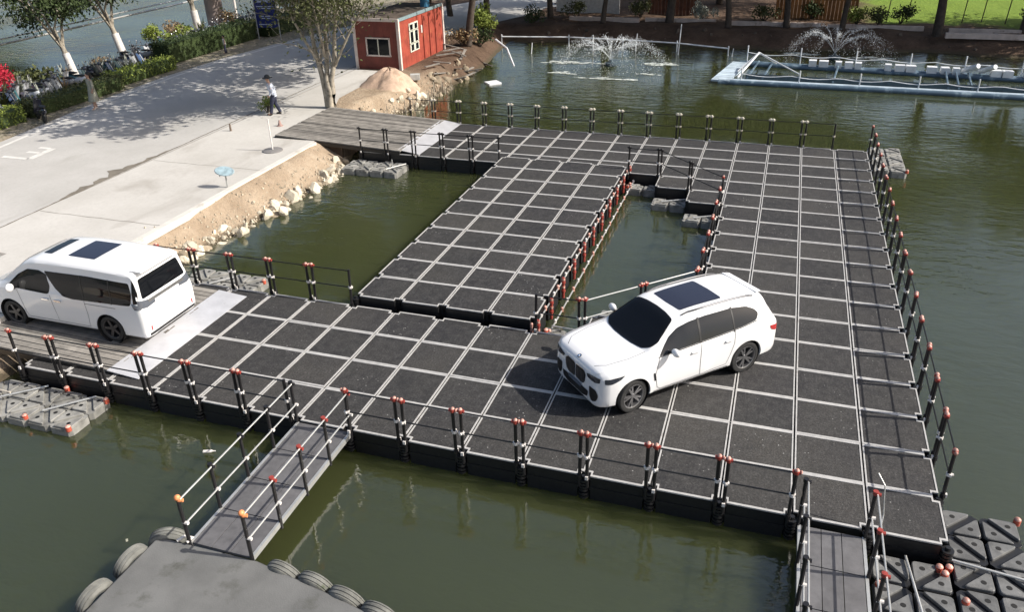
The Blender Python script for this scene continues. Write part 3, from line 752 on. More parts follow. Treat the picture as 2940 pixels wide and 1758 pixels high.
    sp=MB(); sp.add([(-1.89,y,z) for y,z in((-.56,1.672),(.56,1.672))]+[(-2.06,y,z) for y,z in((.50,1.652),(-.50,1.652))]+[(-1.89,y,z) for y,z in((-.56,1.655),(.56,1.655))]+[(-2.06,y,z) for y,z in((.50,1.636),(-.50,1.636))],[(0,1,2,3),(7,6,5,4),(0,4,5,1),(1,5,6,2),(2,6,7,3),(3,7,4,0)])
    obj('roof_spoiler',sp,MT['white_paint'],t)
    return t
build_suv((-5.20,4.00,.008),RAD(226))

def build_van(loc,rz):
    t=thing('van','white people-carrier van with two roof windows parked on the near gangway','van',loc,rz)
    S_=[(-2.475,.30,.86,1.04,.74,.76,.66),(-2.455,.24,.92,1.10,.84,.86,.73),(-2.41,.21,1.02,1.28,.885,.895,.745),(-2.36,.20,1.08,1.58,.90,.91,.745),(-2.30,.20,1.10,1.80,.905,.915,.74),(-2.22,.20,1.11,1.865,.91,.92,.735),(-1.8,.20,1.12,1.90,.915,.925,.745),(-1.0,.22,1.12,1.93,.91,.925,.755),(-.2,.22,1.11,1.935,.905,.925,.755),
        (.5,.22,1.10,1.905,.905,.92,.745),(.82,.22,1.09,1.84,.905,.92,.73),(1.2,.22,1.08,1.60,.905,.92,.74),(1.60,.22,1.06,1.315,.905,.92,.75),(1.78,.22,1.05,1.20,.905,.915,.76),(2.05,.22,1.0,1.13,.90,.905,.75),(2.28,.22,.92,1.04,.86,.865,.70),(2.40,.23,.82,.94,.79,.80,.64),(2.475,.28,.68,.80,.66,.68,.54)]
    R,W=.345,.235; ax=((1.56,0),(-1.44,0)); arch=.40
    me,bvh=car_body(S_,'body',[(a,R+.01,arch,s_) for a,_ in ax for s_ in(1,-1)])
    car_common(t,me,ax,R,W,.80,'single',arch)
    g_=MT['glass']
    lay(t,bvh,'windscreen',rounded([(1.74,-.62),(1.78,0),(1.74,.62),(1.60,.71),(.90,.64),(.80,.3),(.79,0),(.80,-.3),(.90,-.64),(1.60,-.71)],.06),'z',1,g_,.005)
    for s_ in(1,-1):
        fr=[(1.55,1.10),(.30,1.06),(.22,1.08),(.15,1.28),(.20,1.56),(.42,1.635),(.80,1.61),(1.15,1.43)]
        lay(t,bvh,'front_window',rounded(fr,.05),'y',s_,g_,.005)
        rr_=[(.26,1.635),(.14,1.48),(-.02,1.22),(-.22,1.07),(-.50,1.03),(-2.02,1.07),(-2.20,1.08),(-2.26,1.38),(-2.20,1.61),(-1.0,1.655)]
        lay(t,bvh,'side_window',rounded(rr_,.05),'y',s_,g_,.005)
        for xx in(-.84,-1.66): lay(t,bvh,'window_pillar',strip([(xx,1.05),(xx+.03,1.64)],.03),'y',s_,MT['black'],.009)
        lay(t,bvh,'door_seam',strip([(.20,1.04),(.16,.70),(.12,.34),(-.82,.33),(-.86,.7),(-.84,1.03)],.010),'y',s_,MT['seam'],.003,.05)
        lay(t,bvh,'door_seam',strip([(1.22,1.05),(1.17,.80),(1.12,.45),(1.05,.34),(.12,.34)],.010),'y',s_,MT['seam'],.003,.05)
        lay(t,bvh,'slide_rail_seam',strip([(-.84,.96),(-1.75,.96)],.012),'y',s_,MT['seam'],.003,.05)
        for xh in(.36,-.02):
            h=MB(); y=bvh.ray_cast(Vector((xh,s_*3,.92)),Vector((0,-s_,0)))[0].y; h.box((xh,y+s_*.02,.92),(.20,.03,.035)); obj('door_handle',h,MT['chrome'],t)
        mi=MB(); y0=bvh.ray_cast(Vector((1.28,s_*3,1.06)),Vector((0,-s_,0)))[0].y; mi.cyl((1.28,y0-s_*.02,1.08),(1.26,y0+s_*.09,1.10),.028,n=6); mo=obj('wing_mirror',mi,MT['black'],t)
        mc=MB(); mc.ball((1.25,y0+s_*.15,1.16),.13,12,8,(.55,.85,.85)); obj('mirror_cap',mc,MT['white_paint'],mo,smooth=180)
        lay(t,bvh,'tail_light',rounded([(s_*.42,1.10),(s_*.86,1.20),(s_*.88,1.02),(s_*.70,.98),(s_*.42,1.0)],.02),'x',-1,MT['lamp'],.008,.04)
        lay(t,bvh,'tail_light',rounded([(-2.22,1.14),(-2.44,1.08),(-2.44,.98),(-2.30,.99)],.02),'y',s_,MT['lamp'],.007,.04)
        lay(t,bvh,'reflector',rounded([(s_*.70,.50),(s_*.735,.50),(s_*.735,.38),(s_*.70,.38)],.01),'x',-1,MT['tail'],.007,.04)
        lay(t,bvh,'headlight',rounded([(2.0,.93),(2.30,.86),(2.38,.78),(2.2,.78)],.02),'y',s_,MT['lamp'],.006,.04)
    for s_ in(1,-1): lay(t,bvh,'quarter_glass',rounded([(-2.275,1.12),(-2.40,1.14),(-2.375,1.38),(-2.33,1.62),(-2.28,1.70)],.02),'y',s_,MT['glass'],.006,.05)
    lay(t,bvh,'rear_window',rounded([(-.66,1.66),(.66,1.66),(.74,1.20),(-.74,1.20)],.06),'x',-1,g_,.006,.06)
    lay(t,bvh,'chrome_strip',rounded([(-.62,1.14),(.62,1.14),(.60,1.07),(-.60,1.07)],.02),'x',-1,MT['rim'],.012,.06)
    lay(t,bvh,'number_plate',[(-.24,.92),(.24,.92),(.24,.78),(-.24,.78)],'x',-1,mat('plate_pale',(.62,.64,.66),.4,var=.1),.010,.06)
    wp=MB(); wp.cyl((-2.46,.05,1.24),(-2.42,-.40,1.30),.010,n=5); obj('rear_wiper',wp,MT['black'],t)
    lay(t,bvh,'front_roof_window',rounded([(.56,-.42),(.58,0),(.56,.42),(.28,.44),(.28,-.44)],.03),'z',1,MT['glass'],.006)
    lay(t,bvh,'rear_roof_window',rounded([(-.22,-.45),(-.22,.45),(-1.02,.46),(-1.02,-.46)],.04),'z',1,MT['tint'],.006)
    sp=MB(); sp.add([(-2.20,-.66,1.872),(-2.20,.66,1.872),(-2.46,.62,1.842),(-2.46,-.62,1.842),(-2.20,-.66,1.83),(-2.20,.66,1.83),(-2.46,.62,1.81),(-2.46,-.62,1.81)],[(0,1,2,3),(7,6,5,4),(0,4,5,1),(1,5,6,2),(2,6,7,3),(3,7,4,0)])
    obj('roof_spoiler',sp,MT['white_paint'],t)
    lay(t,bvh,'bumper_trim',strip([(-.80,.30),(.80,.30)],.07),'x',-1,MT['black'],.008,.06)
    return t
build_van((-19.42,2.28,.125),RAD(180))
MT['orange2']=mat('bright_orange_cap',(.80,.30,.12),.4,var=.2,scale=30)
# ================================================================= CUBE FLOAT RAFTS
CU=.61
def cube_meshes(floatmat,tag_):
    h=CU/2-.012
    b=MB(); b.prism([(h-.07,-h),(h,-h+.07),(h,h-.07),(h-.07,h),(-h+.07,h),(-h,h-.07),(-h,-h+.07),(-h+.07,-h)],-.36,-.055)
    def half(s_):
        m=MB(); e=.028
        P=[(-h+.11,-h+.02),(h-.02,-h+.02),(h-.02,h-.11)] if s_>0 else [(h-.11,h-.02),(-h+.02,h-.02),(-h+.02,-h+.11)]
        P=rounded(P,.07,3)
        c=Vector((sum(p[0] for p in P)/len(P),sum(p[1] for p in P)/len(P)))
        top=[tuple(Vector(p).lerp(c,.07)) for p in P]; n_=len(P)
        m.add([(x,y,-.056) for x,y in P]+[(x,y,-.012) for x,y in P]+[(x,y,0) for x,y in top],[(i,(i+1)%n_,n_+(i+1)%n_,n_+i) for i in range(n_)]+[(n_+i,n_+(i+1)%n_,2*n_+(i+1)%n_,2*n_+i) for i in range(n_)]+[tuple(range(2*n_,3*n_))])
        return m
    hole=MB()
    hole.cyl((0,0,-.02),(0,0,.003),.045,n=10)
    return b.mesh('cube_float',MT['black'] if tag_=='dark' else floatmat),half(1).mesh('top_pad',floatmat),half(-1).mesh('top_pad',floatmat),hole.mesh('hole',MT['hole'])
CM={'dark':cube_meshes(MT['float'],'dark'),'pale':cube_meshes(MT['floatpale'],'pale')}
pin=MB(); pin.cyl((0,0,-.06),(0,0,.04),.06,n=10); pin.cur=1; pin.ball((0,0,.05),.06,8,4,(1,1,.6)); pinm=pin.mesh('coupling_pin',[MT['orange'],MT['pink']],50)
def raft(label,x0,y0,nx_,ny_,z,kind='pale',skip=(),pins=(),rods=(),flip=0,rz=0,seed=1):
    t=thing('cube_raft',label,'raft',(x0,y0,z),rz,'plastic cube rafts beside the deck'); r_=random.Random(seed)
    b,p1,p2,h=CM[kind]
    for i in range(nx_):
        for j in range(ny_):
            if (i,j) in skip: continue
            c=obj('cube_float',b,parent=t,loc=(CU*(i+.5),CU*(j+.5),r_.uniform(-.012,.012)),rz=RAD(90)*((i+j+flip)%2)+r_.uniform(-.02,.02))
            obj('top_pad',p1,parent=c); obj('top_pad',p2,parent=c); obj('hole',h,parent=c,loc=(.125,-.125,0)); obj('hole',h,parent=c,loc=(-.125,.125,0))
    for x,y in pins: obj('coupling_pin',pinm,parent=t,loc=(x,y,.0))
    for a,c in rods:
        r=MB(); r.cyl(a,c,.022,n=8); obj('steel_rod',r,MT['steel'],t)
    return t
raft('grey cube raft with orange pins at the near right deck corner',.06,-1.75,2,5,-.30,'dark',pins=((1.22,3.05),(.1,.9),(1.15,1.3)),rods=[((-.05,1.72,.06),(2.2,1.45,.05))],seed=2)
raft('grey cube raft below the near right deck edge beside the short footbridge',-1.18,-1.95,2,3,-.32,'dark',pins=((.1,1.1),(1.12,1.62),(1.2,1.78),(1.05,1.74)),rods=[((.55,1.82,.05),(.72,.2,.06))],flip=1,seed=3)
raft('pale cube raft with two steel rods and orange pins under the van railing',-20.0,-1.30,5,2,-.34,'pale',pins=((1.75,.10),(3.0,.04),(3.02,1.10),(1.8,1.22)),rods=[((.35,.25,.05),(1.35,1.15,.05)),((2.0,.35,.05),(2.75,1.12,.05))],seed=4)
raft('pale cube raft beside the far plank gangway over the inner water',-19.75,15.45,4,2,-.30,'pale',rods=[((1.9,.2,.05),(2.4,1.0,.05)),((2.05,.5,.0),(2.05,.5,.36))],seed=5)
raft('pale cube raft outside the far right deck corner',.15,20.2,2,5,-.30,'pale',pins=((1.2,.1),),seed=6)
raft('pale cube raft behind the railing at the rear of the van',-19.3,4.95,4,2,-.30,'pale',pins=((2.4,.9),),rods=[((1.0,.3,.05),(1.5,.9,.05))],seed=7)
raft('small grey cube float in the inner corner beside the SUV bonnet',-8.42,4.86,2,1,-.22,'pale',pins=((.05,.1),(.1,.35)),rods=[((.2,.55,.06),(1.1,.5,.06))],seed=8)
raft('small grey cube float behind the SUV windscreen railing',-7.25,6.10,2,1,-.22,'pale',rods=[((.3,.15,.06),(.95,.50,.08)),((.85,.3,.0),(.8,.32,.28))],seed=9)
raft('small pale cube float in the far inner corner touching the raised platform',-8.42,15.95,2,1,-.30,'pale',pins=((.05,.2),(.1,.45)),seed=10)
raft('small pale cube float under the stepped far corner, middle one of three',-7.30,14.70,2,1,-.30,'pale',rods=[((.35,.15,.06),(1.15,.55,.06))],seed=11)
raft('small pale cube float under the stepped far corner, nearest the right deck',-6.08,13.5,2,1,-.30,'pale',rods=[((.35,.15,.06),(1.15,.55,.06))],seed=12)
rp=MB(); rp.tube([(-19.3,-.6,-.30),(-22,-.5,-.28),(-25,-.3,-.1)],.02,6); tag(obj('mooring_rope',rp,mat('pale_rope',(.55,.5,.42),.9,var=.2)),'pale rope running left from the pale cube raft','rope')

# ================================================================= FOOTBRIDGES AND BARGE
def footbridge(label,x0,x1,y0,y1,z0,z1,nb,loc_label,far_caps,xoff=0):
    """runs from the deck (y0,z0) towards the viewer (y1,z1)"""
    t=thing('footbridge',label,'footbridge')
    def at(f): return (lerp(y0,y1,f),lerp(z0,z1,f))
    L=math.hypot(y1-y0,z1-z0); ang=math.atan2(z1-z0,y1-y0)
    rot=Matrix.Rotation(math.atan2(z0-z1,y0-y1),3,'X')
    for k in range(nb):
        y,z=at((k+.5)/nb); 
        for q in range(3):
            wd=(x1-x0-.06)/3
            p_=MB(); p_.box((x0+.03+wd*(q+.5),y,z),(wd-.012,L/nb-.018,.05),rot); obj('deck_panel',p_,MT['bridge'],t)
    for x in(x0,x1):
        b=MB(); ym,zm=at(.5); b.box((x,ym,zm-.02),(.05,L,.10),rot); obj('side_beam',b,MT['steel'],t)
        for k in range(nb+1):
            y,z=at(k/nb); last=k==nb
            xs=x+(.02 if x==x1 else -.02)
            p_=MB(); p_.cyl((xs,y,z-.12),(xs,y,z+1.0),.032,n=8); po=obj('post',p_,MT['post'],t)
            c=MB(); 
            if last: c.ball((xs,y,z+1.01),.055,10,6); c.cyl((xs,y,z+.95),(xs+.08,y+.03,z+.95),.032,n=8)
            else: c.cyl((xs,y,z+.96),(xs,y,z+1.03),.045,n=8); c.cyl((xs-.03,y,z+.97),(xs+.085,y,z+.97),.032,n=8)
            obj('post_cap',c,MT['orange2'] if last else (MT['red'] if x==x1 else MT['post']),po,smooth=60)
            c=MB(); c.cyl((xs-.02,y,z+.47),(xs+.085,y,z+.47),.030,n=8); obj('clamp',c,MT['clamp'],po)
        for hz in(.98,.47):
            r=MB(); ya,za=at(0); yb,zb=at(1); xs=x+(.05 if x==x1 else .02); r.cyl((xs,ya,za+hz),(xs,yb,zb+hz),.016,n=6); obj('rail',r,MT['steel'],t)
    return t
footbridge('grey sloping footbridge from the near deck down to the tyre-lined barge',-12.12,-10.92,-.02,-3.45,-.06,-.12,4,'',far_caps='orange')
footbridge('short grey footbridge leaving the near deck at the bottom right',-2.32,-1.30,-.10,-3.6,-.10,-.14,4,'',far_caps='orange')
for x in(-1.22,-1.16):
    pass
hr=MB(); hr.tube([(-1.22,.35,.95),(-1.10,.25,.80),(-1.05,.10,.30),(-1.12,-.25,-.02),(-1.15,-1.1,-.05)],.012,6); tag(obj('hanging_rope',hr,MT['steel']),'thin pale rope looped beside the short footbridge railing','rope')
bg_=thing('barge','flat grey barge with old tyres along its rim at the bottom edge','barge')
bp_=[(-12.75,-3.50),(-12.78,-7.6),(-4.9,-7.6),(-5.2,-4.55),(-9.4,-3.72),(-10.8,-3.48)]
bh=MB(); bh.prism(bp_[::-1],-.85,-.12); obj('hull',bh,MT['barge'],bg_)
rim_=MB()
for a,c in zip(bp_,bp_[1:]+bp_[:1]):
    rim_.cyl((*a,-.16),(*c,-.16),.035,n=6)
obj('rim_pipe',rim_,mat('dark_rim',(.10,.10,.10),.6,var=.2),bg_)
tp=MB(); tp.lathe([(.20,-.10),(.27,-.115),(.312,-.095),(.328,-.075),(.315,-.068),(.315,-.058),(.332,-.05),(.333,-.012),(.318,-.006),(.318,.006),(.333,.012),(.332,.05),(.315,.058),(.315,.068),(.328,.075),(.312,.095),(.27,.115),(.20,.10),(.185,0),(.20,-.10)],24); tp.f=[f for f in tp.f if len(f)==4]; tp.mi=[0]*len(tp.f); tpm=tp.mesh('tyre_fender',MT['oldtyre'],35)
def tyre(x,y,z,nx_,ny_,label):
    o=obj('tyre_fender',tpm,loc=(x,y,z)); o.rotation_euler=Vector((nx_,ny_,.25)).to_track_quat('Z','Y').to_euler(); tag(o,label,'tyre','old tyres hung on the barge rim')
for k,(x,y) in enumerate(((-10.35,-3.42),(-9.72,-3.48),(-9.10,-3.60),(-8.45,-3.72),(-7.8,-3.86))):
    tyre(x,y,-.36,.12,1,f'old grey tyre on the barge rim right of the footbridge, {ordw(k+1)} from the footbridge')
for k,(x,y) in enumerate(((-12.70,-3.36),(-12.97,-3.95),(-13.0,-4.75))):
    tyre(x,y,-.34,-1 if k else -.5,.15 if k else 1,f'old grey tyre on the left barge rim, {ordw(k+1)} from the footbridge')
rk=MB(); rk.tube([(-12.35,-3.5,-.08),(-12.25,-3.42,-.02),(-12.12,-3.38,-.05),(-12.15,-3.5,-.06)],.025,6); tag(obj('knotted_rope',rk,MT['clamp']),'small knotted pale rope where the footbridge meets the barge','rope')
# floating bottle
bt=MB(); bt.lathe([(.0,0),(.035,.0),(.035,.16),(.012,.21),(.012,.25),(0,.25)],10,(-13.9,-.9,ZW+.02),Vector((.9,.3,.05)).to_track_quat('Z','Y')); tag(obj('floating_bottle',bt,MT['clamp'],smooth=40),'small pale bottle floating in the green water left of the footbridge','bottle')
lb=MB(); rl_=random.Random(9)
for k in range(26):
    x,y=rl_.uniform(-14,6),rl_.uniform(-5,14)
    if -17<x<.3 and (y>-.5): continue
    s_=rl_.uniform(.02,.05); a=rl_.uniform(0,6); lb.box((x,y,ZW+.004),(s_*2,s_,.006),Matrix.Rotation(a,3,'Z'))
o=obj('leaf_litter',lb,mat('floating_leaf',(.42,.40,.30),.8,var=.3)); o['kind']='stuff'; o['label']='scattered pale leaves floating on the near water'

# ================================================================= FISH CAGE, FOUNTAINS, PIPES
MT['bluepipe']=mat('blue_grey_pipe',(.075,.12,.165),.45,var=.2,scale=2,stain=((.25,.32,.36),2.,.55))
MT['bluewalk']=mat('blue_white_board',(.46,.55,.62),.6,var=.2,scale=2,objrand=.15)
MT['foamblock']=mat('white_foam',(.70,.72,.74),.7,var=.15,scale=3)
MT['net']=mat('dark_net',(.05,.075,.09),.9,var=.2)
cg=thing('fish_cage','long blue-grey floating fish cage with white foam blocks near the far bank','fish cage')
yA=lambda x: 34.25-.03*(x+6.9); yB=lambda x: 39.2-.09*(x+6.1)
for k in range(12):
    f=(k+.5)/12; x=lerp(-6.95,-6.15,f); y=lerp(34.15,39.2,f)
    b=MB(); b.box((x+.25,y,ZW+.16),(1.0,.38,.10),Matrix.Rotation(-.16,3,'Z')); obj('walk_board',b,MT['bluewalk'],cg)
for nm,fy,dx in(('near_float_pipe',yA,-6.8),('far_float_pipe',yB,-6.0)):
    b=MB(); b.tube([(x,fy(x),ZW+.08) for x in(dx,0,6,12,17)],.15,8); obj(nm,b,MT['bluepipe'],cg,smooth=60)
    b=MB(); b.tube([(x,fy(x)+.45,ZW+.08) for x in(dx,0,6,12,17)],.13,8); obj(nm,b,MT['bluepipe'],cg,smooth=60)
    b=MB(); b.box(((dx+17)/2,(fy(dx)+fy(17))/2+.22,ZW+.2),(17-dx,.35,.04),Matrix.Rotation(math.atan2(fy(17)-fy(dx),17-dx),3,'Z')); obj('walkway',b,MT['bluewalk'] if fy is yA else MT['bluepipe'],cg)
for k,x in enumerate((-5.6,-2.6,.4,3.2,5.9,8.6,11.4)):
    for fy,hh in((yA,.85),(yB,1.15)):
        p_=MB(); p_.cyl((x,fy(x)+.2,ZW),(x,fy(x)+.2,ZW+hh),.035,n=6); obj('upright',p_,MT['foamblock'],cg)
for fy,z_ in((yA,.55),(yB,.75)):
    b=MB(); pts=[]
    for k in range(40):
        x=lerp(-5.6,11.4,k/39); pts.append((x,fy(x)+.2,ZW+z_-.12*abs(math.sin(k*.55))))
    b.tube(pts,.022,5); obj('guard_rope',b,MT['foamblock'],cg)
rc=random.Random(8)
for x in (-1.9,-1.3,-.5,.05,.55,2.1,2.7,3.25,4.3,4.95,5.5,7.4,7.95,8.9,9.45,10.0):
    b=MB(); b.box((x,yB(x)+.1,ZW+.36),(rc.choice([.42,.5,.34]),.42,.34),Matrix.Rotation(rc.uniform(-.08,.08),3,'Z')); obj('foam_block',b,MT['foamblock'],cg)
for x,a in((5.9,.5),(6.7,.7)):
    b=MB(); b.cyl((x,yB(x)+.4,ZW+.35),(x+.5,yB(x)-.5,ZW+.8),.13,n=10); obj('leaning_drum',b,MT['foamblock'],cg)
for x in(-5.3,-4.5,-.9,4.6,5.1,5.7,10.6):
    b=MB(); b.cyl((x,yA(x)+.4,ZW+.30),(x+.4,yB(x),ZW+.30),.06,n=6); obj('cross_pipe',b,MT['bluepipe'],cg)
b=MB(); b.cyl((-5.8,34.6,ZW+.3),(-4.9,37.5,ZW+1.1),.05,n=6); b.cyl((-4.9,37.5,ZW+1.1),(-3.9,38.7,ZW+.3),.05,n=6); b.cyl((-5.9,36.0,ZW+.3),(-4.9,37.5,ZW+1.1),.05,n=6); b.cyl((-4.9,37.5,ZW+1.1),(-2.6,36.0,ZW+.3),.04,n=6); obj('a_frame',b,MT['foamblock'],cg)
nm_=MB()
for k in range(26):
    x0_=lerp(-5.4,12,k/26); nm_.add([(x0_,yA(x0_)+.45,ZW+.5),(x0_+.68,yA(x0_+.68)+.45,ZW+.5),(x0_+.68,yA(x0_+.68)+.45,ZW+.02),(x0_,yA(x0_)+.45,ZW+.02)],[(0,1,2,3)])
obj('net_panel',nm_,MT['net'],cg)

MT['spray']=mat('white_spray',(.80,.84,.86),.5,var=0)
def m_foam():
    m,nt,b=newmat('water_foam'); b.inputs['Base Color'].default_value=(.62,.66,.62,1); b.inputs['Roughness'].default_value=.7
    P=pos(nt); n=noise(nt,P,3.5,5,.7); f=ramp(nt,n,[(.40,(0,0,0)),(.60,(1,1,1))]); nt.links.new(f,b.inputs['Alpha']); return m
MT['foam']=m_foam()
def m_jet():
    m,nt,b=newmat('jet_water'); b.inputs['Base Color'].default_value=(.75,.80,.83,1); b.inputs['Roughness'].default_value=.35
    b.inputs['Alpha'].default_value=.32; return m
MT['jet']=m_jet()
def fountain(label,x,y,h,R,njet,seed,foam):
    r_=random.Random(seed); t=thing('water_fountain',label,'fountain',(x,y,ZW),0)
    b=MB(); b.lathe([(0,.0),(.34,.0),(.38,.08),(.34,.18),(.12,.22),(.10,.34),(0,.34)],16); obj('float_nozzle',b,MT['net'],t,smooth=50)
    dr=MB()
    for k in range(njet):
        a=2*math.pi*k/njet+r_.uniform(-.06,.06); Rk=R*r_.uniform(.85,1.1); hk=h*r_.uniform(.85,1.1); pts=[]
        for q in range(13):
            f=q/12; rad=Rk*f; z=.34+4*hk*f*(1-f)*.98-.25*f
            pts.append((math.cos(a)*rad,math.sin(a)*rad,max(0,z)))
        jt=MB(); jt.tube(pts[:7],.008,5,.018); obj('water_jet',jt,MT['jet'],t)
        for q in range(330):
            f=min(1,r_.uniform(.15,1.0)**.8); rad=Rk*f*r_.uniform(.92,1.08); z=max(.01,.34+4*hk*f*(1-f)-.25*f+r_.gauss(0,.16)*f)
            aa=a+r_.gauss(0,.12)*f; s_=r_.uniform(.004,.017)
            c=Vector((math.cos(aa)*rad,math.sin(aa)*rad,z)); dr.add([c+Vector(v)*s_ for v in((1,0,0),(-.5,.87,0),(-.5,-.87,0),(0,0,1.8))],[(0,1,3),(1,2,3),(2,0,3),(0,2,1)])
    o=obj('spray_drops',dr,MT['spray'],t); o['kind']='stuff'
    if foam:
        fm=MB()
        for (fx,fy,sx,sy) in foam:
            for q in range(16):
                cx_,cy_=fx+r_.gauss(0,sx*.45),fy+r_.gauss(0,sy*.45); n_=9
                fm.add([(cx_+math.cos(6.283*w_/n_)*sx*.36*r_.uniform(.5,1.1),cy_+math.sin(6.283*w_/n_)*sy*.42*r_.uniform(.5,1.1),.006+.002*q) for w_ in range(n_)],[tuple(range(n_))])
        o=obj('foam_patch',fm,MT['foam'],t); o['kind']='stuff'
    return t
fountain('white aerator fountain spraying outwards with foam rings beyond the far railing',-13.5,37.6,1.15,3.3,18,1,[(-2.6,.3,1.5,.45),(-2.4,-2.6,.9,.35),(.8,-3.6,1.5,.30),(2.9,.9,1.3,.55),(2.6,-2.0,.6,.25)])
fountain('thin second fountain spraying behind the blue fish cage',-.6,42.2,1.4,3.2,12,2,[(-2.0,1.0,1.4,.4),(2.2,.6,1.4,.4)])
# white water pipe carried on stakes across the far water
pp=thing('water_pipe','white pipe on thin stakes crossing the far water behind the fountain','pipe')
pl=[(-22.0,42.0,.15),(-17.5,42.9,.10),(-13.8,42.9,.05),(-10.2,42.6,.0),(-6.9,41.9,-.1)]
b=MB(); b.tube(pl,.045,6); obj('pipe',b,MT['foamblock'],pp)
for x,y,z in pl+[(-15.6,41.9,.3)]:
    b=MB(); b.cyl((x,y,ZW-.6),(x,y,z+.15),.04,n=6); obj('stake',b,MT['foamblock'],pp)
for k,(x,y,h_) in enumerate(((-10.0,41.6,1.9),(-12.9,42.4,1.1),(-6.7,41.7,.5),(-19.4,40.2,.7))):
    b=MB(); b.cyl((x,y,ZW-.6),(x+.12,y,ZW+h_),.045,.03,n=6); tag(obj('mooring_stake',b,MT['foamblock']),f'thin pale stake standing in the far water, {ordw(sorted((-10.0,-12.9,-6.7,-19.4)).index(x)+1)} from the left','stake','stakes in the far water')
b=MB(); b.box((-19.0,31.6,ZW+.03),(.75,.75,.10),Matrix.Rotation(.75,3,'Z')); tag(obj('foam_board',b,MT['foamblock']),'square white foam board floating by the far left shore','foam board')
b=MB(); b.tube([(-20.6,36.8,.9),(-19.6,36.0,.55),(-18.7,34.6,-.2)],.07,7,.05); tag(obj('white_pipe_end',b,MT['foamblock']),'white pipe sloping from the rubble bank into the far water','pipe')
# ================================================================= HUT
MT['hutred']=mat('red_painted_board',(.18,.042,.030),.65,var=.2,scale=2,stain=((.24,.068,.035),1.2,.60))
MT['hutred_lit']=mat('sunlit_red_board',(.31,.058,.036),.6,var=.25,scale=2,stain=((.38,.11,.05),1.5,.58))  # same red boards, toned brighter to paint sunlight on the right wall
MT['hutwhite']=mat('pinkish_white_trim',(.66,.58,.53),.65,var=.12,scale=3)
MT['frame']=mat('cream_window_frame',(.66,.66,.56),.5,var=.1)
hut=thing('red_hut','small flat-roofed red hut with white corner trim beside the shore','hut')
hx0,hx1,hy0,hy1,hz0,hz1=-26.62,-23.95,30.15,36.4,.25,3.02
def planked(nm,p0,p1,z0,z1,n_,m_,nrm):
    """board wall from p0 to p1: upright boards with fine joints, as parts"""
    p0=Vector((*p0,0)); p1=Vector((*p1,0)); L=(p1-p0).length; ang=math.atan2((p1-p0).y,(p1-p0).x); wd=L/n_
    mb_=MB(); mb_.box((0,0,(z1-z0)/2),(wd-.006,.05,z1-z0)); me=mb_.mesh('wall_board',m_)
    for k in range(n_):
        c=p0.lerp(p1,(k+.5)/n_); obj('wall_board',me,parent=hut,loc=(c.x,c.y,z0+.0),rz=ang)
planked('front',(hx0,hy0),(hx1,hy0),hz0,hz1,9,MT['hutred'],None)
planked('right',(hx1,hy0),(hx1,hy1),hz0,hz1,18,MT['hutred_lit'],None)
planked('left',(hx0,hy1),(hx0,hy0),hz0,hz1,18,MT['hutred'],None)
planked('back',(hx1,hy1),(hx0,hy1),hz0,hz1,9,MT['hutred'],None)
rf=MB(); rf.box(((hx0+hx1)/2,(hy0+hy1)/2,hz1-.02),(hx1-hx0+.10,hy1-hy0+.10,.06)); ro=obj('roof',rf,mat('brown_roof_felt',(.085,.065,.05),.9,var=.4,scale=1.5,stain=((.18,.15,.12),1.2,.58)),hut)
for nm,a,c in(('fascia',(hx0-.06,hy0-.05),(hx1+.06,hy0-.05)),('fascia',(hx1+.05,hy0-.03),(hx1+.05,hy1))):
    f=MB(); L=math.hypot(c[0]-a[0],c[1]-a[1]); f.box(((a[0]+c[0])/2,(a[1]+c[1])/2,hz1-.04),(L,.06,.17),Matrix.Rotation(math.atan2(c[1]-a[1],c[0]-a[0]),3,'Z')); obj(nm,f,MT['hutwhite'] if a[1]==hy0-.05 else mat('teal_fascia',(.20,.27,.29),.6,var=.2),ro)
for x,y in((hx0-.02,hy0-.02),(hx1+.02,hy0-.02),(hx1+.02,hy1)):
    f=MB(); f.box((x,y,(hz0+hz1)/2),(.16,.16,hz1-hz0)); obj('corner_post',f,MT['hutwhite'],hut)
wf=thing  # alias kept short below
def window_front(cx_,cz_,w_,h_,panes):
    y=hy0-.05
    for dx,dz,sx,sz in((0,h_/2,w_+.08,.07),(0,-h_/2,w_+.12,.08),(-w_/2,0,.07,h_),(w_/2,0,.07,h_)):
        f=MB(); f.box((cx_+dx,y,cz_+dz),(sx,.07,sz)); obj('window_frame',f,MT['hutwhite'],hut)
    f=MB(); f.box((cx_,y+.005,cz_),(.05,.05,h_)); obj('window_mullion',f,MT['frame'],hut)
    for k in range(panes):
        f=MB(); wd=w_/panes; f.box((cx_-w_/2+wd*(k+.5),y+.02,cz_),(wd-.05,.01,h_-.06)); obj('window_pane',f,MT['glass'],hut)
window_front(-25.22,1.52,1.42,.95,2)
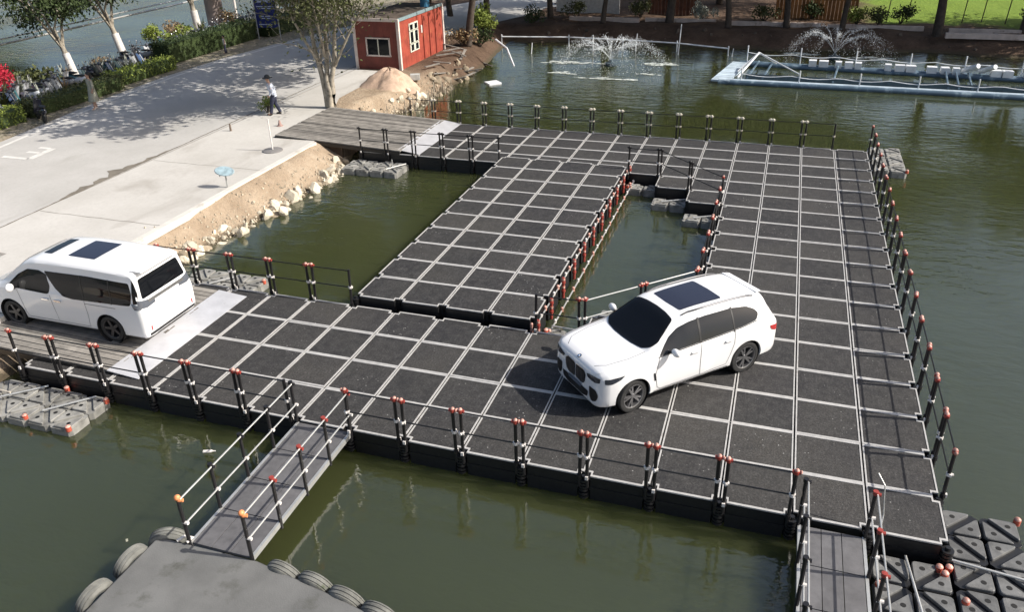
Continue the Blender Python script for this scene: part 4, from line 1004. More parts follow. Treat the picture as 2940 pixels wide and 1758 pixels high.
# tall white casement window on the right wall
for row,(z0,z1) in enumerate(((1.05,1.45),(1.50,2.15),(2.20,2.55))):
    for k in range(2):
        y=31.75+k*.62
        f=MB(); f.box((hx1+.055,y,(z0+z1)/2),(.05,.60,z1-z0+.08)); w_=obj('casement',f,MT['frame'],hut)
        f=MB(); f.box((hx1+.084,y,(z0+z1)/2),(.012,.36,z1-z0-.06)); obj('window_pane',f,MT['glass'],w_)
for y in(33.4,34.3,35.2): 
    f=MB(); f.cyl((hx1+.06,y,hz0),(hx1+.06,y,hz1-.2),.04,n=6); obj('drain_pipe',f,MT['hutred_lit'],hut)
f=MB(); f.box((hx1+.06,33.15,2.05),(.05,.14,.42)); obj('meter_box',f,MT['hutwhite'],hut)
f=MB(); f.cyl((-24.4,35.0,hz1),(-24.4,35.0,hz1+.55),.28,n=14); tag(obj('blue_barrel',f,mat('blue_barrel',(.03,.14,.25),.45,var=.2)),'blue barrel standing on the hut roof','barrel')
# sand pile
sp=MB(); rs2=random.Random(4); nA,nR=36,14
for r_ in range(nR+1):
    for a_ in range(nA):
        t=r_/nR; R_=1.45*(1+.10*math.sin(a_*.9)+.06*math.sin(a_*2.3+1)); z=.84*(1-t**1.7)**1.15*(1+.10*math.sin(a_*.55+2)*t+.06*math.sin(a_*1.7+r_))+.02*math.sin(a_*3+r_*2)
        px_,py_=-23.15+math.cos(6.2832*a_/nA)*R_*t*1.05,27.0+math.sin(6.2832*a_/nA)*R_*t; sp.v.append((px_,py_,hterr(px_,py_)-.03+max(0,z)))
sp.f=[(r_*nA+a_,(r_+1)*nA+a_,(r_+1)*nA+(a_+1)%nA,r_*nA+(a_+1)%nA) for r_ in range(nR) for a_ in range(nA)]; sp.mi=[0]*len(sp.f)
tag(obj('sand_pile',sp,mat('sand',(.46,.33,.245),.95,var=.3,scale=2,bmp=.6,bscale=10,stain=((.27,.19,.12),1.3,.58)),smooth=60),'heap of pinkish brown sand in front of the red hut','sand pile')

# ================================================================= VEGETATION
def leafmat(name,c0,c1,rough=.6):
    m,nt,b=newmat(name); P=pos(nt); n=noise(nt,P,.9,4); n2=noise(nt,P,9,2)
    c=ramp(nt,n,[(.3,c0),(.7,c1)]); c=mixc(nt,ramp(nt,n2,[(.35,(0,0,0)),(.75,(.7,.7,.7))]),c,tuple(min(1,x*1.7) for x in c1))
    nt.links.new(c,b.inputs['Base Color']); b.inputs['Roughness'].default_value=rough; b.inputs['Specular IOR Level'].default_value=.3
    b.inputs['Transmission Weight'].default_value=0
    return m
MT['leaf_dark']=leafmat('dark_green_leaf',(.022,.036,.012),(.045,.065,.022))
MT['leaf_olive']=leafmat('olive_leaf',(.045,.055,.022),(.085,.095,.035))
MT['leaf_bright']=leafmat('bright_green_leaf',(.10,.14,.025),(.20,.24,.05))
MT['leaf_grey']=leafmat('grey_green_leaf',(.13,.15,.12),(.36,.37,.32))
MT['leaf_dry']=leafmat('dry_leaf',(.16,.11,.06),(.28,.20,.11))
MT['leaf_red']=leafmat('red_blossom',(.28,.010,.022),(.50,.03,.06))
MT['bark_pale']=mat('pale_bark',(.34,.30,.24),.85,var=.35,scale=4,bmp=.6,bscale=14,stain=((.10,.085,.06),5.,.56))
MT['bark_dark']=mat('dark_bark',(.075,.058,.045),.9,var=.35,scale=4,bmp=.6,bscale=14)
MT['whitewash']=mat('whitewashed_trunk',(.68,.64,.60),.8,var=.15,scale=4,stain=((.40,.34,.28),4.,.58))
def leaf(mb,c,s,rnd,elong=2.0,down=0):
    d=Vector((rnd.gauss(0,1),rnd.gauss(0,1),rnd.gauss(0,1)-down)).normalized(); u=d.orthogonal().normalized(); u.rotate(Matrix.Rotation(rnd.uniform(0,6.28),3,d)); 
    a=Vector(c); l=s*rnd.uniform(.7,1.3); w_=l/elong
    mb.add([a,a+d*l*.5+u*w_*.5,a+d*l,a+d*l*.5-u*w_*.5],[(0,1,2,3)])
TREEM={}
def tree_mesh(key,seed,h,r,fork,nl,crown,leaves,lsize,bark,spread=1.0,clump=.55):
    """crown=(z0,z1,rx); returns (trunk mesh, crown mesh)"""
    if key in TREEM: return TREEM[key]
    rnd=random.Random(seed); t=MB(); z0,z1,rx=crown; ends=[]
    lean=Vector((rnd.uniform(-.12,.12),rnd.uniform(-.12,.12),0))
    top=Vector((0,0,fork))+lean*fork
    t.tube([(0,0,-.2),(0,0,.05),lean*fork*.4+Vector((rnd.uniform(-.04,.04),0,fork*.5)),top],r*1.25,9,r*.8)
    for k in range(nl):
        a=6.283*k/nl+rnd.uniform(-.4,.4); rad=rx*rnd.uniform(.45,.95)*spread; ze=rnd.uniform(z0+(z1-z0)*.25,z1*.97)
        e=Vector((math.cos(a)*rad,math.sin(a)*rad,ze)); m1=top.lerp(e,.35)+Vector((rnd.uniform(-.2,.2),rnd.uniform(-.2,.2),.3)); m2=top.lerp(e,.7)+Vector((rnd.uniform(-.3,.3),rnd.uniform(-.3,.3),.25))
        t.tube([top-Vector((0,0,.1)),m1,m2,e],r*.55,6,r*.10); ends+=[e,m2]
        for q in range(4):
            s_=rnd.choice([m1,m2]).lerp(e,rnd.uniform(0,.7)); e2=s_+Vector((rnd.gauss(0,1),rnd.gauss(0,1),rnd.uniform(.1,1.0)))*rx*.28
            t.tube([s_,s_.lerp(e2,.5)+Vector((0,0,.12)),e2],r*.20,5,r*.05); ends+=[e2,s_.lerp(e2,.6)]
    c=MB(); per=max(1,leaves//len(ends))
    for e in ends:
        cr_=rx*.30*clump/.55*rnd.uniform(.6,1.2)
        for q in range(int(per*rnd.uniform(.5,1.5))):
            p_=e+Vector((rnd.gauss(0,1),rnd.gauss(0,1),rnd.gauss(0,.8)))*cr_*.6
            if p_.z>z0-.4: leaf(c,p_,lsize,rnd,2.0,.5)
    TREEM[key]=(t.mesh('trunk',MT[bark],60),c)
    return TREEM[key]
LEAFM={}
def tree(label,cat,x,y,key,params,leafm,group=None,rz=0,sc=1.0,white=False,name='tree'):
    tm,cm=tree_mesh(key,**params)
    if (key,leafm) not in LEAFM: LEAFM[(key,leafm)]=cm.mesh('crown',MT[leafm])
    t=thing(name,label,cat,(x,y,hterr(x,y)),rz,group); t.scale=(sc,)*3
    obj('trunk',tm,parent=t); obj('crown',LEAFM[(key,leafm)],parent=t)
    if white:
        b=MB(); r=params['r']; b.cyl((0,0,0),(0,0,white),r*1.36,r*1.20,n=10); obj('whitewash_band',b,MT['whitewash'],t,smooth=60)
    return t
# the pale many-stemmed tree by the far gangway: stems fused at the base
bt_=thing('bare_tree','pale many-stemmed tree with thin foliage between the gangway and red hut','tree',(-23.62,21.75,.26))
rt=random.Random(31); tb=MB(); tips=[]
stems=[[(-.16,0,-.1),(-.20,.02,.6),(-.28,.0,1.5),(-.55,.1,2.6),(-.70,.2,3.8),(-1.1,.3,5.4),(-1.8,.2,7.0)],
       [(.14,.05,-.1),(.12,.05,.7),(.16,.05,1.4),(.42,.1,2.3),(.50,.2,3.4),(.9,.3,5.0),(1.4,.5,6.8)],
       [(.02,-.1,-.1),(.02,-.08,.8),(-.04,-.02,1.4),(.0,.2,2.6),(-.1,.5,4.0),(.2,.9,6.0),(.0,1.3,7.6)],
       [(.40,.1,2.0),(.85,.05,2.7),(1.35,.1,3.5),(2.1,.2,4.6),(3.0,.3,6.0)],
       [(-.45,.05,2.2),(-.95,-.1,3.2),(-1.5,-.2,4.5),(-2.4,-.4,6.4)],
       [(-.10,.1,2.4),(.15,-.4,3.3),(.3,-.9,4.6),(.6,-1.7,6.2)]]
for k,s_ in enumerate(stems):
    r0=.17 if k<3 else .085; tb.tube(s_,r0,8,.035 if k<3 else .02)
    tips+= [Vector(p) for p in s_[-3:]]
    for q in range(16):
        f=rt.randint(max(2,len(s_)-4),len(s_)-1); a=Vector(s_[f]).lerp(Vector(s_[f-1]),rt.random()); e=a+Vector((rt.gauss(0,1)*.9,rt.gauss(0,1)*.9,rt.uniform(.3,1.6)))
        tb.tube([a,a.lerp(e,.5)+Vector((rt.uniform(-.1,.1),rt.uniform(-.1,.1),.1)),e],.028,5,.008); tips.append(e)
        for w_ in range(2):
            e2=e+Vector((rt.gauss(0,1)*.6,rt.gauss(0,1)*.6,rt.uniform(.1,.9))); tb.tube([e.lerp(a,.4),e2],.013,4,.005); tips.append(e2)
obj('trunk',tb,MT['bark_pale'],bt_,smooth=60)
cb=MB()
for e in tips:
    for q in range(rt.randint(34,72) if e.z>4.3 else rt.randint(2,7)):
        leaf(cb,e+Vector((rt.gauss(0,.48),rt.gauss(0,.48),rt.gauss(0,.34))),.17,rt,2.2,.4)
# the wide upper crown
for q in range(150):
    e=Vector((rt.uniform(-7.0,4.0),rt.uniform(-5.2,9.0),rt.uniform(6.3,9.6)))
    for w_ in range(rt.randint(40,125)): leaf(cb,e+Vector((rt.gauss(0,.50),rt.gauss(0,.50),rt.gauss(0,.30))),.36,rt,1.6,.4)
obj('crown',cb,MT['leaf_olive'],bt_)

TP={'bankA':dict(seed=41,h=12,r=.24,fork=2.6,nl=8,crown=(3.2,11.5,4.6),leaves=5600,lsize=.42,bark='bark_dark'),
    'bankB':dict(seed=42,h=10,r=.19,fork=2.2,nl=7,crown=(2.9,9.5,3.8),leaves=5000,lsize=.36,bark='bark_dark'),
    'bankC':dict(seed=43,h=13,r=.28,fork=3.0,nl=8,crown=(3.6,13,5.0),leaves=5600,lsize=.42,bark='bark_dark'),
    'canal':dict(seed=44,h=7,r=.17,fork=1.9,nl=7,crown=(2.75,6.8,2.6),leaves=4200,lsize=.22,bark='bark_pale')}
TP['hutA']=dict(seed=52,h=12,r=.24,fork=3.0,nl=9,crown=(3.8,12,5.4),leaves=15000,lsize=.48,bark='bark_dark')
far=[(-20.5,49.0,'bankA','leaf_dark'),(-16.2,47.6,'bankB','leaf_olive'),(-11.6,48.6,'bankC','leaf_dark'),(-7.4,47.4,'bankB','leaf_dark'),(-3.6,48.4,'bankA','leaf_olive'),(-.1,47.6,'bankB','leaf_dark'),(5.6,47.3,'bankC','leaf_olive'),(10.6,48.2,'bankA','leaf_dark'),(15.2,47.5,'bankC','leaf_olive')]
for k,(x,y,key,lm) in enumerate(far):
    tree(f'dark tree trunk shading the far bank, {ordw(k+1)} tree from the left','tree',x,y,key,TP[key],lm,'trees shading the far bank',rz=k*1.3,sc=.92+.05*(k%4))
for k,(x,y,key) in enumerate(((-17.5,57,'bankC'),(-9.0,58,'bankA'),(-1.5,59,'bankC'),(20,52,'bankA'),(27,49,'bankC'))):
    tree(f'tall tree further behind the far bank, {ordw(k+1)} from the left','tree',x,y,key,TP[key],'leaf_dark','trees behind the far bank',rz=k*2.1+.5,sc=1.05)
tree('dense dark tree standing right behind the red hut','tree',-22.8,37.7,'hutA',TP['hutA'],'leaf_dark',rz=.8,sc=1.0)
tree('dense tree on the shore beyond the hut','tree',-23.4,43.2,'hutA',TP['hutA'],'leaf_dark',rz=2.8,sc=.95)
tree('broad tree shading the road beyond the red hut','tree',-27.6,42.5,'hutA',TP['hutA'],'leaf_olive',rz=2.2,sc=.9)
tree('tree leaning over the road behind the hut roof','tree',-28.6,49.0,'bankC',TP['bankC'],'leaf_dark',rz=1.2,sc=.8)
for k,(x,y,rz_) in enumerate(((-42.4,25.3,0),(-43.6,30.6,1.1),(-43.0,37.4,2.4),(-38.9,41.3,3.3),(-43.0,17.6,4.1))):
    lab=['whitewashed leaning tree by the canal behind the woman','whitewashed forked tree by the canal right of the woman','forked pale tree beside the beige pillar','slender tree behind the blue sign','tree at the left edge with pale trunk above red blossom'][k]
    t=tree(lab,'tree',x,y,'canal',TP['canal'],'leaf_dark','trees along the canal',rz=rz_,sc=1.0+.08*(k%3),white=1.55)
    t.rotation_euler=(.0,-.22 if k<2 else -.08,rz_*0)

for k in range(6):
    tree(f'dark tree on the opposite canal bank, {ordw(k+1)} from the left','tree',-99-2*(k%2),22+9*k,['bankA','bankC'][k%2],TP[['bankA','bankC'][k%2]],'leaf_dark','trees on the opposite canal bank',rz=k,sc=1.2)
def leafbox(mb,x0,x1,y0,y1,z0,z1,n_,s,rnd):
    for q in range(n_):
        f=rnd.choice('xXyYzz'); p=[rnd.uniform(x0,x1),rnd.uniform(y0,y1),rnd.uniform(z0,z1)]
        if f=='x': p[0]=x0
        if f=='X': p[0]=x1
        if f=='y': p[1]=y0
        if f=='Y': p[1]=y1
        if f=='z': p[2]=z1
        leaf(mb,Vector(p)+Vector((rnd.gauss(0,.035),rnd.gauss(0,.035),rnd.gauss(0,.035))),s,rnd,1.7,-.2)
rh=random.Random(77)
def hedge(label,x,y0,y1,wd,h,lm,dens=520):
    t=thing('clipped_hedge',label,'hedge',(x,(y0+y1)/2,.28),0,'clipped hedges along the road')
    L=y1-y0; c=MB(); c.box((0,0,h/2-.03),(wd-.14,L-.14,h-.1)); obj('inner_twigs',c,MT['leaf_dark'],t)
    l=MB(); leafbox(l,-wd/2,wd/2,-L/2,L/2,.02,h,int(dens*L),.11,rh); obj('foliage',l,MT[lm],t)
hedge('bright clipped hedge at the left edge beside the road',-37.0,10.5,16.3,1.0,.72,'leaf_bright')
hedge('long shaded hedge behind the woman in the pale dress',-37.1,16.9,22.7,1.0,.72,'leaf_olive')  # olive leaves in place of bright ones put the shade into the colour
hedge('bright clipped hedge right of the woman, left of the dark gap',-37.7,22.95,27.7,1.0,.72,'leaf_bright')
hedge('tall dark hedge running towards the blue sign',-39.0,28.6,37.6,1.3,1.25,'leaf_dark',480)
hedge('dark hedge beyond the blue sign at the roadside',-38.2,38.2,45,1.3,1.2,'leaf_dark',360)
# spiky plants
def spiky_mesh(seed,n_,L,w_,m_):
    r=random.Random(seed); s=MB()
    for k in range(n_):
        a=r.uniform(0,6.283); el=r.uniform(.35,1.45); l=L*r.uniform(.6,1.15); d=Vector((math.cos(a)*math.cos(el),math.sin(a)*math.cos(el),math.sin(el))); u=Vector((-math.sin(a),math.cos(a),0))*w_/2
        m1=d*l*.55; e=d*l+Vector((0,0,-l*.22*math.cos(el)))
        s.add([u*.7,-u*.7,m1-u,m1+u,e],[(0,1,2,3),(3,2,4)])
    return s.mesh('leaves',MT[m_])
SPK=[spiky_mesh(1,30,.75,.07,'leaf_grey'),spiky_mesh(2,38,.6,.06,'leaf_grey'),spiky_mesh(3,34,.8,.08,'leaf_olive'),spiky_mesh(4,30,.65,.06,'leaf_dry')]
rsp=random.Random(5); spots=[]
for k in range(44):
    y=rsp.uniform(14.5,46); x=-38.0-rsp.uniform(0,2.9)-.05*(y-15); spots.append((y,x))
spots.sort()
for k,(y,x) in enumerate(spots):
    o=obj('spiky_plant',rsp.choice(SPK[:2]*3+SPK[2:]),loc=(x,y,.27),rz=rsp.uniform(0,6)); s_=rsp.uniform(1.0,2.1); o.scale=(s_,s_,s_)
    tag(o,f'spiky plant in the strip between hedge and canal, {ordw(k+1)} from the left','plant','spiky plants in the canal strip')
def bush(label,x,y,r,h,lm,n_,ls=.14,cat='bush',name='bush'):
    t=thing(name,label,cat,(x,y,hterr(x,y))); rb_=random.Random(int(abs(x*100+y*7))); l=MB()
    lob=[(Vector((rb_.gauss(0,r*.45),rb_.gauss(0,r*.45),h*rb_.uniform(.35,.8))),r*rb_.uniform(.35,.62)) for _ in range(8)]
    for q in range(n_):
        c,rr_=rb_.choice(lob); d=Vector((rb_.gauss(0,1),rb_.gauss(0,1),rb_.gauss(0,1))).normalized(); p=c+d*rr_*rb_.uniform(.55,1.05)
        if p.z>.02: leaf(l,p,ls,rb_,1.9,-.1)
    obj('foliage',l,MT[lm],t); s=MB()
    for c,_ in lob: s.tube([(0,0,-.05),c*.5+Vector((.02,0,0)),c],.03,5,.012)
    obj('stems',s,MT['bark_dark'],t); return t
bush('round bright clipped bush behind the hedge by the canal',-43.6,33.4,.75,1.4,'leaf_bright',1500)
bush('loose yellow-green bush beside the round clipped one',-41.9,33.6,.8,1.3,'leaf_bright',1200,.18)
bush('red blossoming shrub at the left edge of the picture',-41.0,18.9,1.05,2.3,'leaf_red',2400,.12)
bush('leafy shrub with long leaves left of the whitewashed tree',-42.0,22.3,.85,1.5,'leaf_olive',900,.26)
bush('brown dry shrub in front of the beige pillar',-41.5,39.2,.8,1.7,'leaf_dry',1200,.13)
bush('brown dry shrub left of the beige pillar',-43.9,36.2,.7,1.5,'leaf_dry',900,.13)
bush('small reddish dry shrub by the canal between the two whitewashed trees',-43.4,28.3,.5,1.0,'leaf_dry',380,.12)
bush('small green shrub beside the walking worker',-26.15,20.25,.38,.8,'leaf_bright',420,.11)
bush('pale green drooping bush right of the red hut',-24.0,43.0,1.1,1.9,'leaf_bright',1500,.20)
for k,(x,y,lm) in enumerate(((-18.6,49.8,'leaf_olive'),(-14.0,50.6,'leaf_olive'),(-9.4,49.6,'leaf_grey'),(-5.2,50.0,'leaf_olive'),(.9,50.0,'leaf_bright'),(2.2,49.2,'leaf_olive'),(-2.0,51.4,'leaf_dark'),(3.8,51.2,'leaf_dark'),(11.6,50.4,'leaf_olive'),(-21.4,47.4,'leaf_dark'),(-23.0,37.6,'leaf_dry'),(-22.4,38.8,'leaf_dark'))):
    bush(f'low shrub under the far bank trees, {ordw(k+1) if k<10 else ["","first by the hut","second by the hut"][k-9]}' if k>=10 else f'low shrub on the far bank under the trees, {ordw(sorted([-18.6,-14.0,-9.4,-5.2,.9,2.2,-2.0,3.8,11.6,-21.4]).index(x)+1)} from the left',x,y,.8,1.25,lm,650,.17)
# far bank kerb walls, timber fence, poles
MT['kerbpink']=mat('pale_pink_kerb',(.56,.46,.40),.85,var=.2,scale=2,stain=((.30,.22,.17),1.5,.57))
for k,(x0,x1,y) in enumerate(((-19,-13.8,48.9),(-13.4,-8.4,49.2),(-7.6,-1.4,48.7),(-1.0,4.9,48.4),(6.3,10.4,47.9),(5.9,10.8,46.2))):
    b=MB(); b.box(((x0+x1)/2,y,.36),(x1-x0,.34,.30),Matrix.Rotation(rh.uniform(-.02,.02),3,'Z')); tag(obj('low_wall',b,MT['kerbpink']),f'low pale kerb wall on the far bank, {ordw(sorted((-19,-13.4,-7.6,-1.0,6.3,5.9)).index(x0)+1)} from the left','wall','low walls on the far bank')
fn=thing('timber_fence','orange-brown upright timber fence behind the far bank trees','fence',(-4.4,51.6,.25))
tb_=MB(); tb_.box((0,0,.95),(.22,.04,1.9)); tbm=tb_.mesh('fence_board',mat('orange_timber',(.34,.15,.05),.75,var=.3,scale=3,objrand=.3))
for k in range(22): obj('fence_board',tbm,parent=fn,loc=(k*.25,0,0))
b=MB(); b.box((2.6,.05,1.4),(5.5,.05,.10)); obj('fence_rail',b,MT['bark_dark'],fn)
fn=thing('timber_shed','dark reddish plank shed front behind the far bank trees','shed',(-13.6,52.0,.25))
sb_=MB(); sb_.box((0,0,1.0),(.24,.05,2.0)); sbm=sb_.mesh('shed_board',mat('red_brown_timber',(.12,.05,.03),.8,var=.3,scale=3,objrand=.3))
for k in range(14): obj('shed_board',sbm,parent=fn,loc=(k*.26,0,0))
for k,x in enumerate((2.9,4.2,7.6,8.8,10.2,11.4)):
    b=MB(); b.cyl((0,0,-.2),(.12,0,2.4),.035,n=6); tag(obj('field_pole',b,MT['bark_dark'],loc=(x,51.6+.2*(k%2),.25)),f'thin dark pole in front of the bright field, {ordw(k+1)} from the left','pole','thin poles before the field')
ww=MB(); ww.box((-18.5,52.6,1.0),(5.0,.2,1.6)); tag(obj('white_wall',ww,mat('white_wall',(.7,.7,.7),.8,var=.15)),'white wall glimpsed behind the far bank left of the sheds','wall')
# rubble and stakes near the hut
for k in range(26):
    y=23+7*(k+rh.random())/26; x=xshore(y)+rh.uniform(-.15,.5)
    b=MB(); b.cyl((0,0,-.9),(rh.uniform(-.08,.08),rh.uniform(-.08,.08),rh.uniform(.15,.55)),.035,.02,n=5); tag(obj('reed_stake',b,MT['bark_pale'] if k%3 else MT['bark_dark'],loc=(x,y,hterr(x,y)+.25)),f'thin broken stake on the far left shore, {ordw(k+1)} from the near end','stake','broken stakes along the far left shore')
for k in range(14):
    y=30.5+6*(k+rh.random())/14; x=rh.uniform(-23.3,-20.7); a=rh.uniform(0,6); L=rh.uniform(.7,1.8)
    b=MB(); b.box((0,0,0),(L,.14,.05),Matrix.Rotation(rh.uniform(-.25,.25),3,'Y')); tag(obj('scrap_plank',b,MT['plank'],loc=(x,y,hterr(x,y)+.18),rz=a),f'loose scrap plank on the rubble beside the hut, {ordw(k+1)} from the near end','plank','scrap planks on the rubble by the hut')
o=MB(); o.box((-22.2,28.2,.42),(.5,.4,.28),Matrix.Rotation(.4,3,'Z')); tag(obj('grey_crate',o,mat('grey_crate',(.45,.46,.44),.7,var=.15)),'small grey box beside the sand pile','box')

# ================================================================= STREET THINGS
sg=thing('blue_sign','tall blue information board with white writing lines on two posts','sign',(-37.2,37.3,.28),RAD(8))
b=MB(); b.box((0,0,1.75),(1.5,.08,1.9)); bo=obj('board',b,mat('blue_board',(.012,.020,.14),.35,var=.1),sg)
for z,w_ in((2.52,1.2),(2.18,1.25),(2.06,1.1),(1.55,.9),(1.42,.7),(1.02,1.2)):
    l=MB(); l.box((0,-.044,z),(w_,.006,.06 if z<2.4 else .16)); obj('writing_line',l,mat('sign_white',(.45,.48,.62),.5,var=.3,scale=40),bo)
for x in(-.8,.8):
    l=MB(); l.cyl((x,0,-.1),(x,0,2.8),.04,n=8); obj('post',l,MT['steel'],sg)
pi=MB(); pi.lathe([(.62,0),(.62,2.3),(.66,2.35),(.66,6)],24,(-43.9,40.6,.25)); tag(obj('beige_pillar',pi,mat('beige_render',(.42,.34,.31),.85,var=.12,scale=1.5),smooth=50),'thick round beige pillar behind the canal shrubs','pillar')
ww=MB(); ww.box((-40.6,47.6,1.3),(2.6,.3,2.2)); tag(obj('pale_gate_wall',ww,mat('pale_lilac_wall',(.60,.58,.64),.8,var=.1)),'pale wall seen right of the blue sign','wall')
cbp=thing('canal_pipes','two pale parallel pipes on posts along the canal at the upper left','pipe')
for dz,r_ in((0,.07),(.28,.045)):
    b=MB(); b.tube([(-46.2,14,1.95+dz),(-46.3,24,1.98+dz),(-46.8,40,2.02+dz),(-47.6,60,2.05+dz)],r_,6); obj('pipe',b,MT['steel'],cbp)
for y in(23.6,47.0,58):
    b=MB(); b.cyl((-46.25-.02*(y-20),y,-1.2),(-46.25-.02*(y-20),y,2.4),.10,n=8); obj('pipe_post',b,MT['whitewash'],cbp)
ps=thing('pole_stand','thin grey pole standing on a round steel base by the far gangway','pole',(-22.55,15.15,.30))
b=MB(); b.lathe([(0,0),(.40,0),(.40,.03),(.37,.045),(.05,.06),(0,.06)],24); obj('round_base',b,mat('grey_base',(.20,.19,.185),.6,var=.2),ps,smooth=40)
b=MB(); b.cyl((0,0,.04),(0,0,1.30),.028,n=8); obj('pole',b,MT['clamp'],ps)
ov=thing('oval_sign','small oval blue-green sign on a short leg at the concrete edge','sign',(-21.7,11.0,.30),RAD(20))
b=MB(); b.lathe([(0,0),(.22,0),(.24,.025),(.22,.05),(0,.05)],20,(0,0,0)); o=obj('oval_board',b,mat('teal_board',(.30,.40,.44),.4,var=.3,scale=6),ov,loc=(0,0,.58),smooth=40); o.scale=(1.45,.85,1); o.rotation_euler=(RAD(38),RAD(8),0)
b=MB(); b.cyl((0,0,0),(0,0,.57),.03,n=8); obj('leg',b,MT['steel'],ov)
b=MB(); b.box((-.2,0,.5),(.03,.03,.2)); obj('bracket',b,MT['steel'],ov)
b=MB(); b.cyl((-26.0,17.2,.30),(-26.0,17.2,.62),.05,.035,n=8); tag(obj('short_bollard',b,mat('brown_bollard',(.16,.12,.09),.8,var=.2)),'short brown bollard on the pale concrete near the joint','bollard')
b=MB(); b.lathe([(.0,0),(.14,0),(.14,.02),(.09,.04),(.03,.26),(0,.27)],12,(-24.3,18.4,.30)); tag(obj('small_cone',b,mat('faded_cone',(.34,.22,.19),.7,var=.2),smooth=40),'small faded cone at the land end of the far gangway','cone')
# parked scooters: one beside the road, a row between the hedge and the canal
q=Vector((0,1,0)).to_track_quat('Z','Y')
wm_=MB(); wm_.lathe([(.13,-.05),(.20,-.06),(.235,-.03),(.235,.03),(.20,.06),(.13,.05)],18,(0,0,0),q); wm_.f=[f for f in wm_.f if len(f)==4]; wm_.mi=[0]*len(wm_.f); wme=wm_.mesh('wheel',MT['rubber'],40)
rm_=MB(); rm_.cyl((0,-.035,0),(0,.035,0),.14,n=14); rme=rm_.mesh('rim',MT['rim'])
SCM={}
def sc_meshes(cn,col):
    if cn in SCM: return SCM[cn]
    m_=mat('scooter_'+cn,col,.25,var=.1,coat=.5)
    r_=torso_like([(-.84,.62,.02,.03),(-.80,.62,.10,.07),(-.60,.55,.16,.13),(-.35,.50,.17,.15),(-.18,.47,.13,.14),(-.10,.45,.04,.10)])
    s_=MB(); s_.ball((-.42,0,.76),.15,10,6,(2.5,.95,.42))
    f_=MB(); f_.box((.12,0,.33),(.62,.30,.08))
    sh=MB(); sh.prism([(.50,-.20),(.56,-.12),(.58,0),(.56,.12),(.50,.20),(.46,.18),(.50,0),(.46,-.18)],.30,.95); sh.v=[(x-(z-.30)*.28,y*(1-.25*abs(z-.65)),z) for x,y,z in sh.v]
    fk=MB(); fk.tube([(.62,0,.24),(.50,0,.62),(.36,0,1.0)],.03,8)
    fd=MB(); fd.ball((.62,0,.40),.16,10,6,(1.25,.5,.55))
    hb=MB(); hb.tube([(.20,-.34,1.04),(.34,-.12,1.0),(.34,.12,1.0),(.20,.34,1.04)],.02,6)
    mi=MB(); mi.cyl((.30,.20,1.02),(.34,.31,1.25),.009,n=5); mi.ball((.34,.33,1.27),.065,8,5,(.3,1,.75))
    mj=MB(); mj.cyl((.30,-.20,1.02),(.34,-.31,1.25),.009,n=5); mj.ball((.34,-.33,1.27),.065,8,5,(.3,1,.75))
    hl=MB(); hl.ball((.44,0,1.0),.10,10,6)
    SCM[cn]=[('rear_body',r_.mesh('rear_body',m_,60)),('seat',s_.mesh('seat',MT['black'],180)),('footboard',f_.mesh('footboard',MT['black'])),('front_shield',sh.mesh('front_shield',m_,50)),('fork',fk.mesh('fork',MT['steel'],60)),('mudguard',fd.mesh('mudguard',m_,180)),('handlebar',hb.mesh('handlebar',MT['black'],60)),('mirror',mi.mesh('mirror',MT['rim'])),('mirror',mj.mesh('mirror',MT['rim'])),('headlight',hl.mesh('headlight',MT['lamp'],180))]
    return SCM[cn]
def torso_like(lv,n=12):
    m=MB()
    for x,zc,rz_,ry in lv:
        for i in range(n):
            a=6.2832*i/n; m.v.append((x,math.cos(a)*ry,zc+math.sin(a)*rz_))
    m.f=[(k*n+i,k*n+(i+1)%n,(k+1)*n+(i+1)%n,(k+1)*n+i) for k in range(len(lv)-1) for i in range(n)]; m.mi=[0]*len(m.f); return m
def scooter(label,x,y,rz_,cn,col,group=None,lean=.10):
    t=thing('motor_scooter',label,'scooter',(x,y,.285),rz_,group); t.rotation_euler=(lean,0,rz_)
    for wx in(.62,-.58):
        w_=obj('wheel',wme,parent=t,loc=(wx,0,.235)); obj('rim',rme,parent=w_)
    for nm,me in sc_meshes(cn,col): obj(nm,me,parent=t)
    return t
scooter('dark motor scooter parked at the roadside by the shaded hedge',-35.85,16.55,RAD(150),'dark',(.02,.022,.035))
rsc=random.Random(19); COLS=[('white',(.62,.63,.65)),('dark',(.02,.022,.035)),('blue',(.05,.10,.22)),('grey',(.26,.27,.28)),('white',(.62,.63,.65)),('grey',(.26,.27,.28)),('silver',(.45,.47,.49)),('teal',(.06,.16,.18))]
ys_=[14.2+.66*k+rsc.uniform(-.1,.1) for k in range(46)]; cnt={}
for k,y in enumerate(ys_):
    if rsc.random()<.10: continue
    x=-39.0-.055*(y-15)+rsc.uniform(-.2,.2) - (1.0 if y>28 else 0); cn,col=rsc.choice(COLS); cnt[cn]=cnt.get(cn,0)+1
    scooter(f'{cn} scooter parked in the row behind the hedges, {ordw(cnt[cn])} {cn} one from the left',x,y,RAD(rsc.choice([0,0,180]))+rsc.uniform(-.25,.25),cn,col,'scooters parked in a row behind the hedges',rsc.uniform(.05,.14))

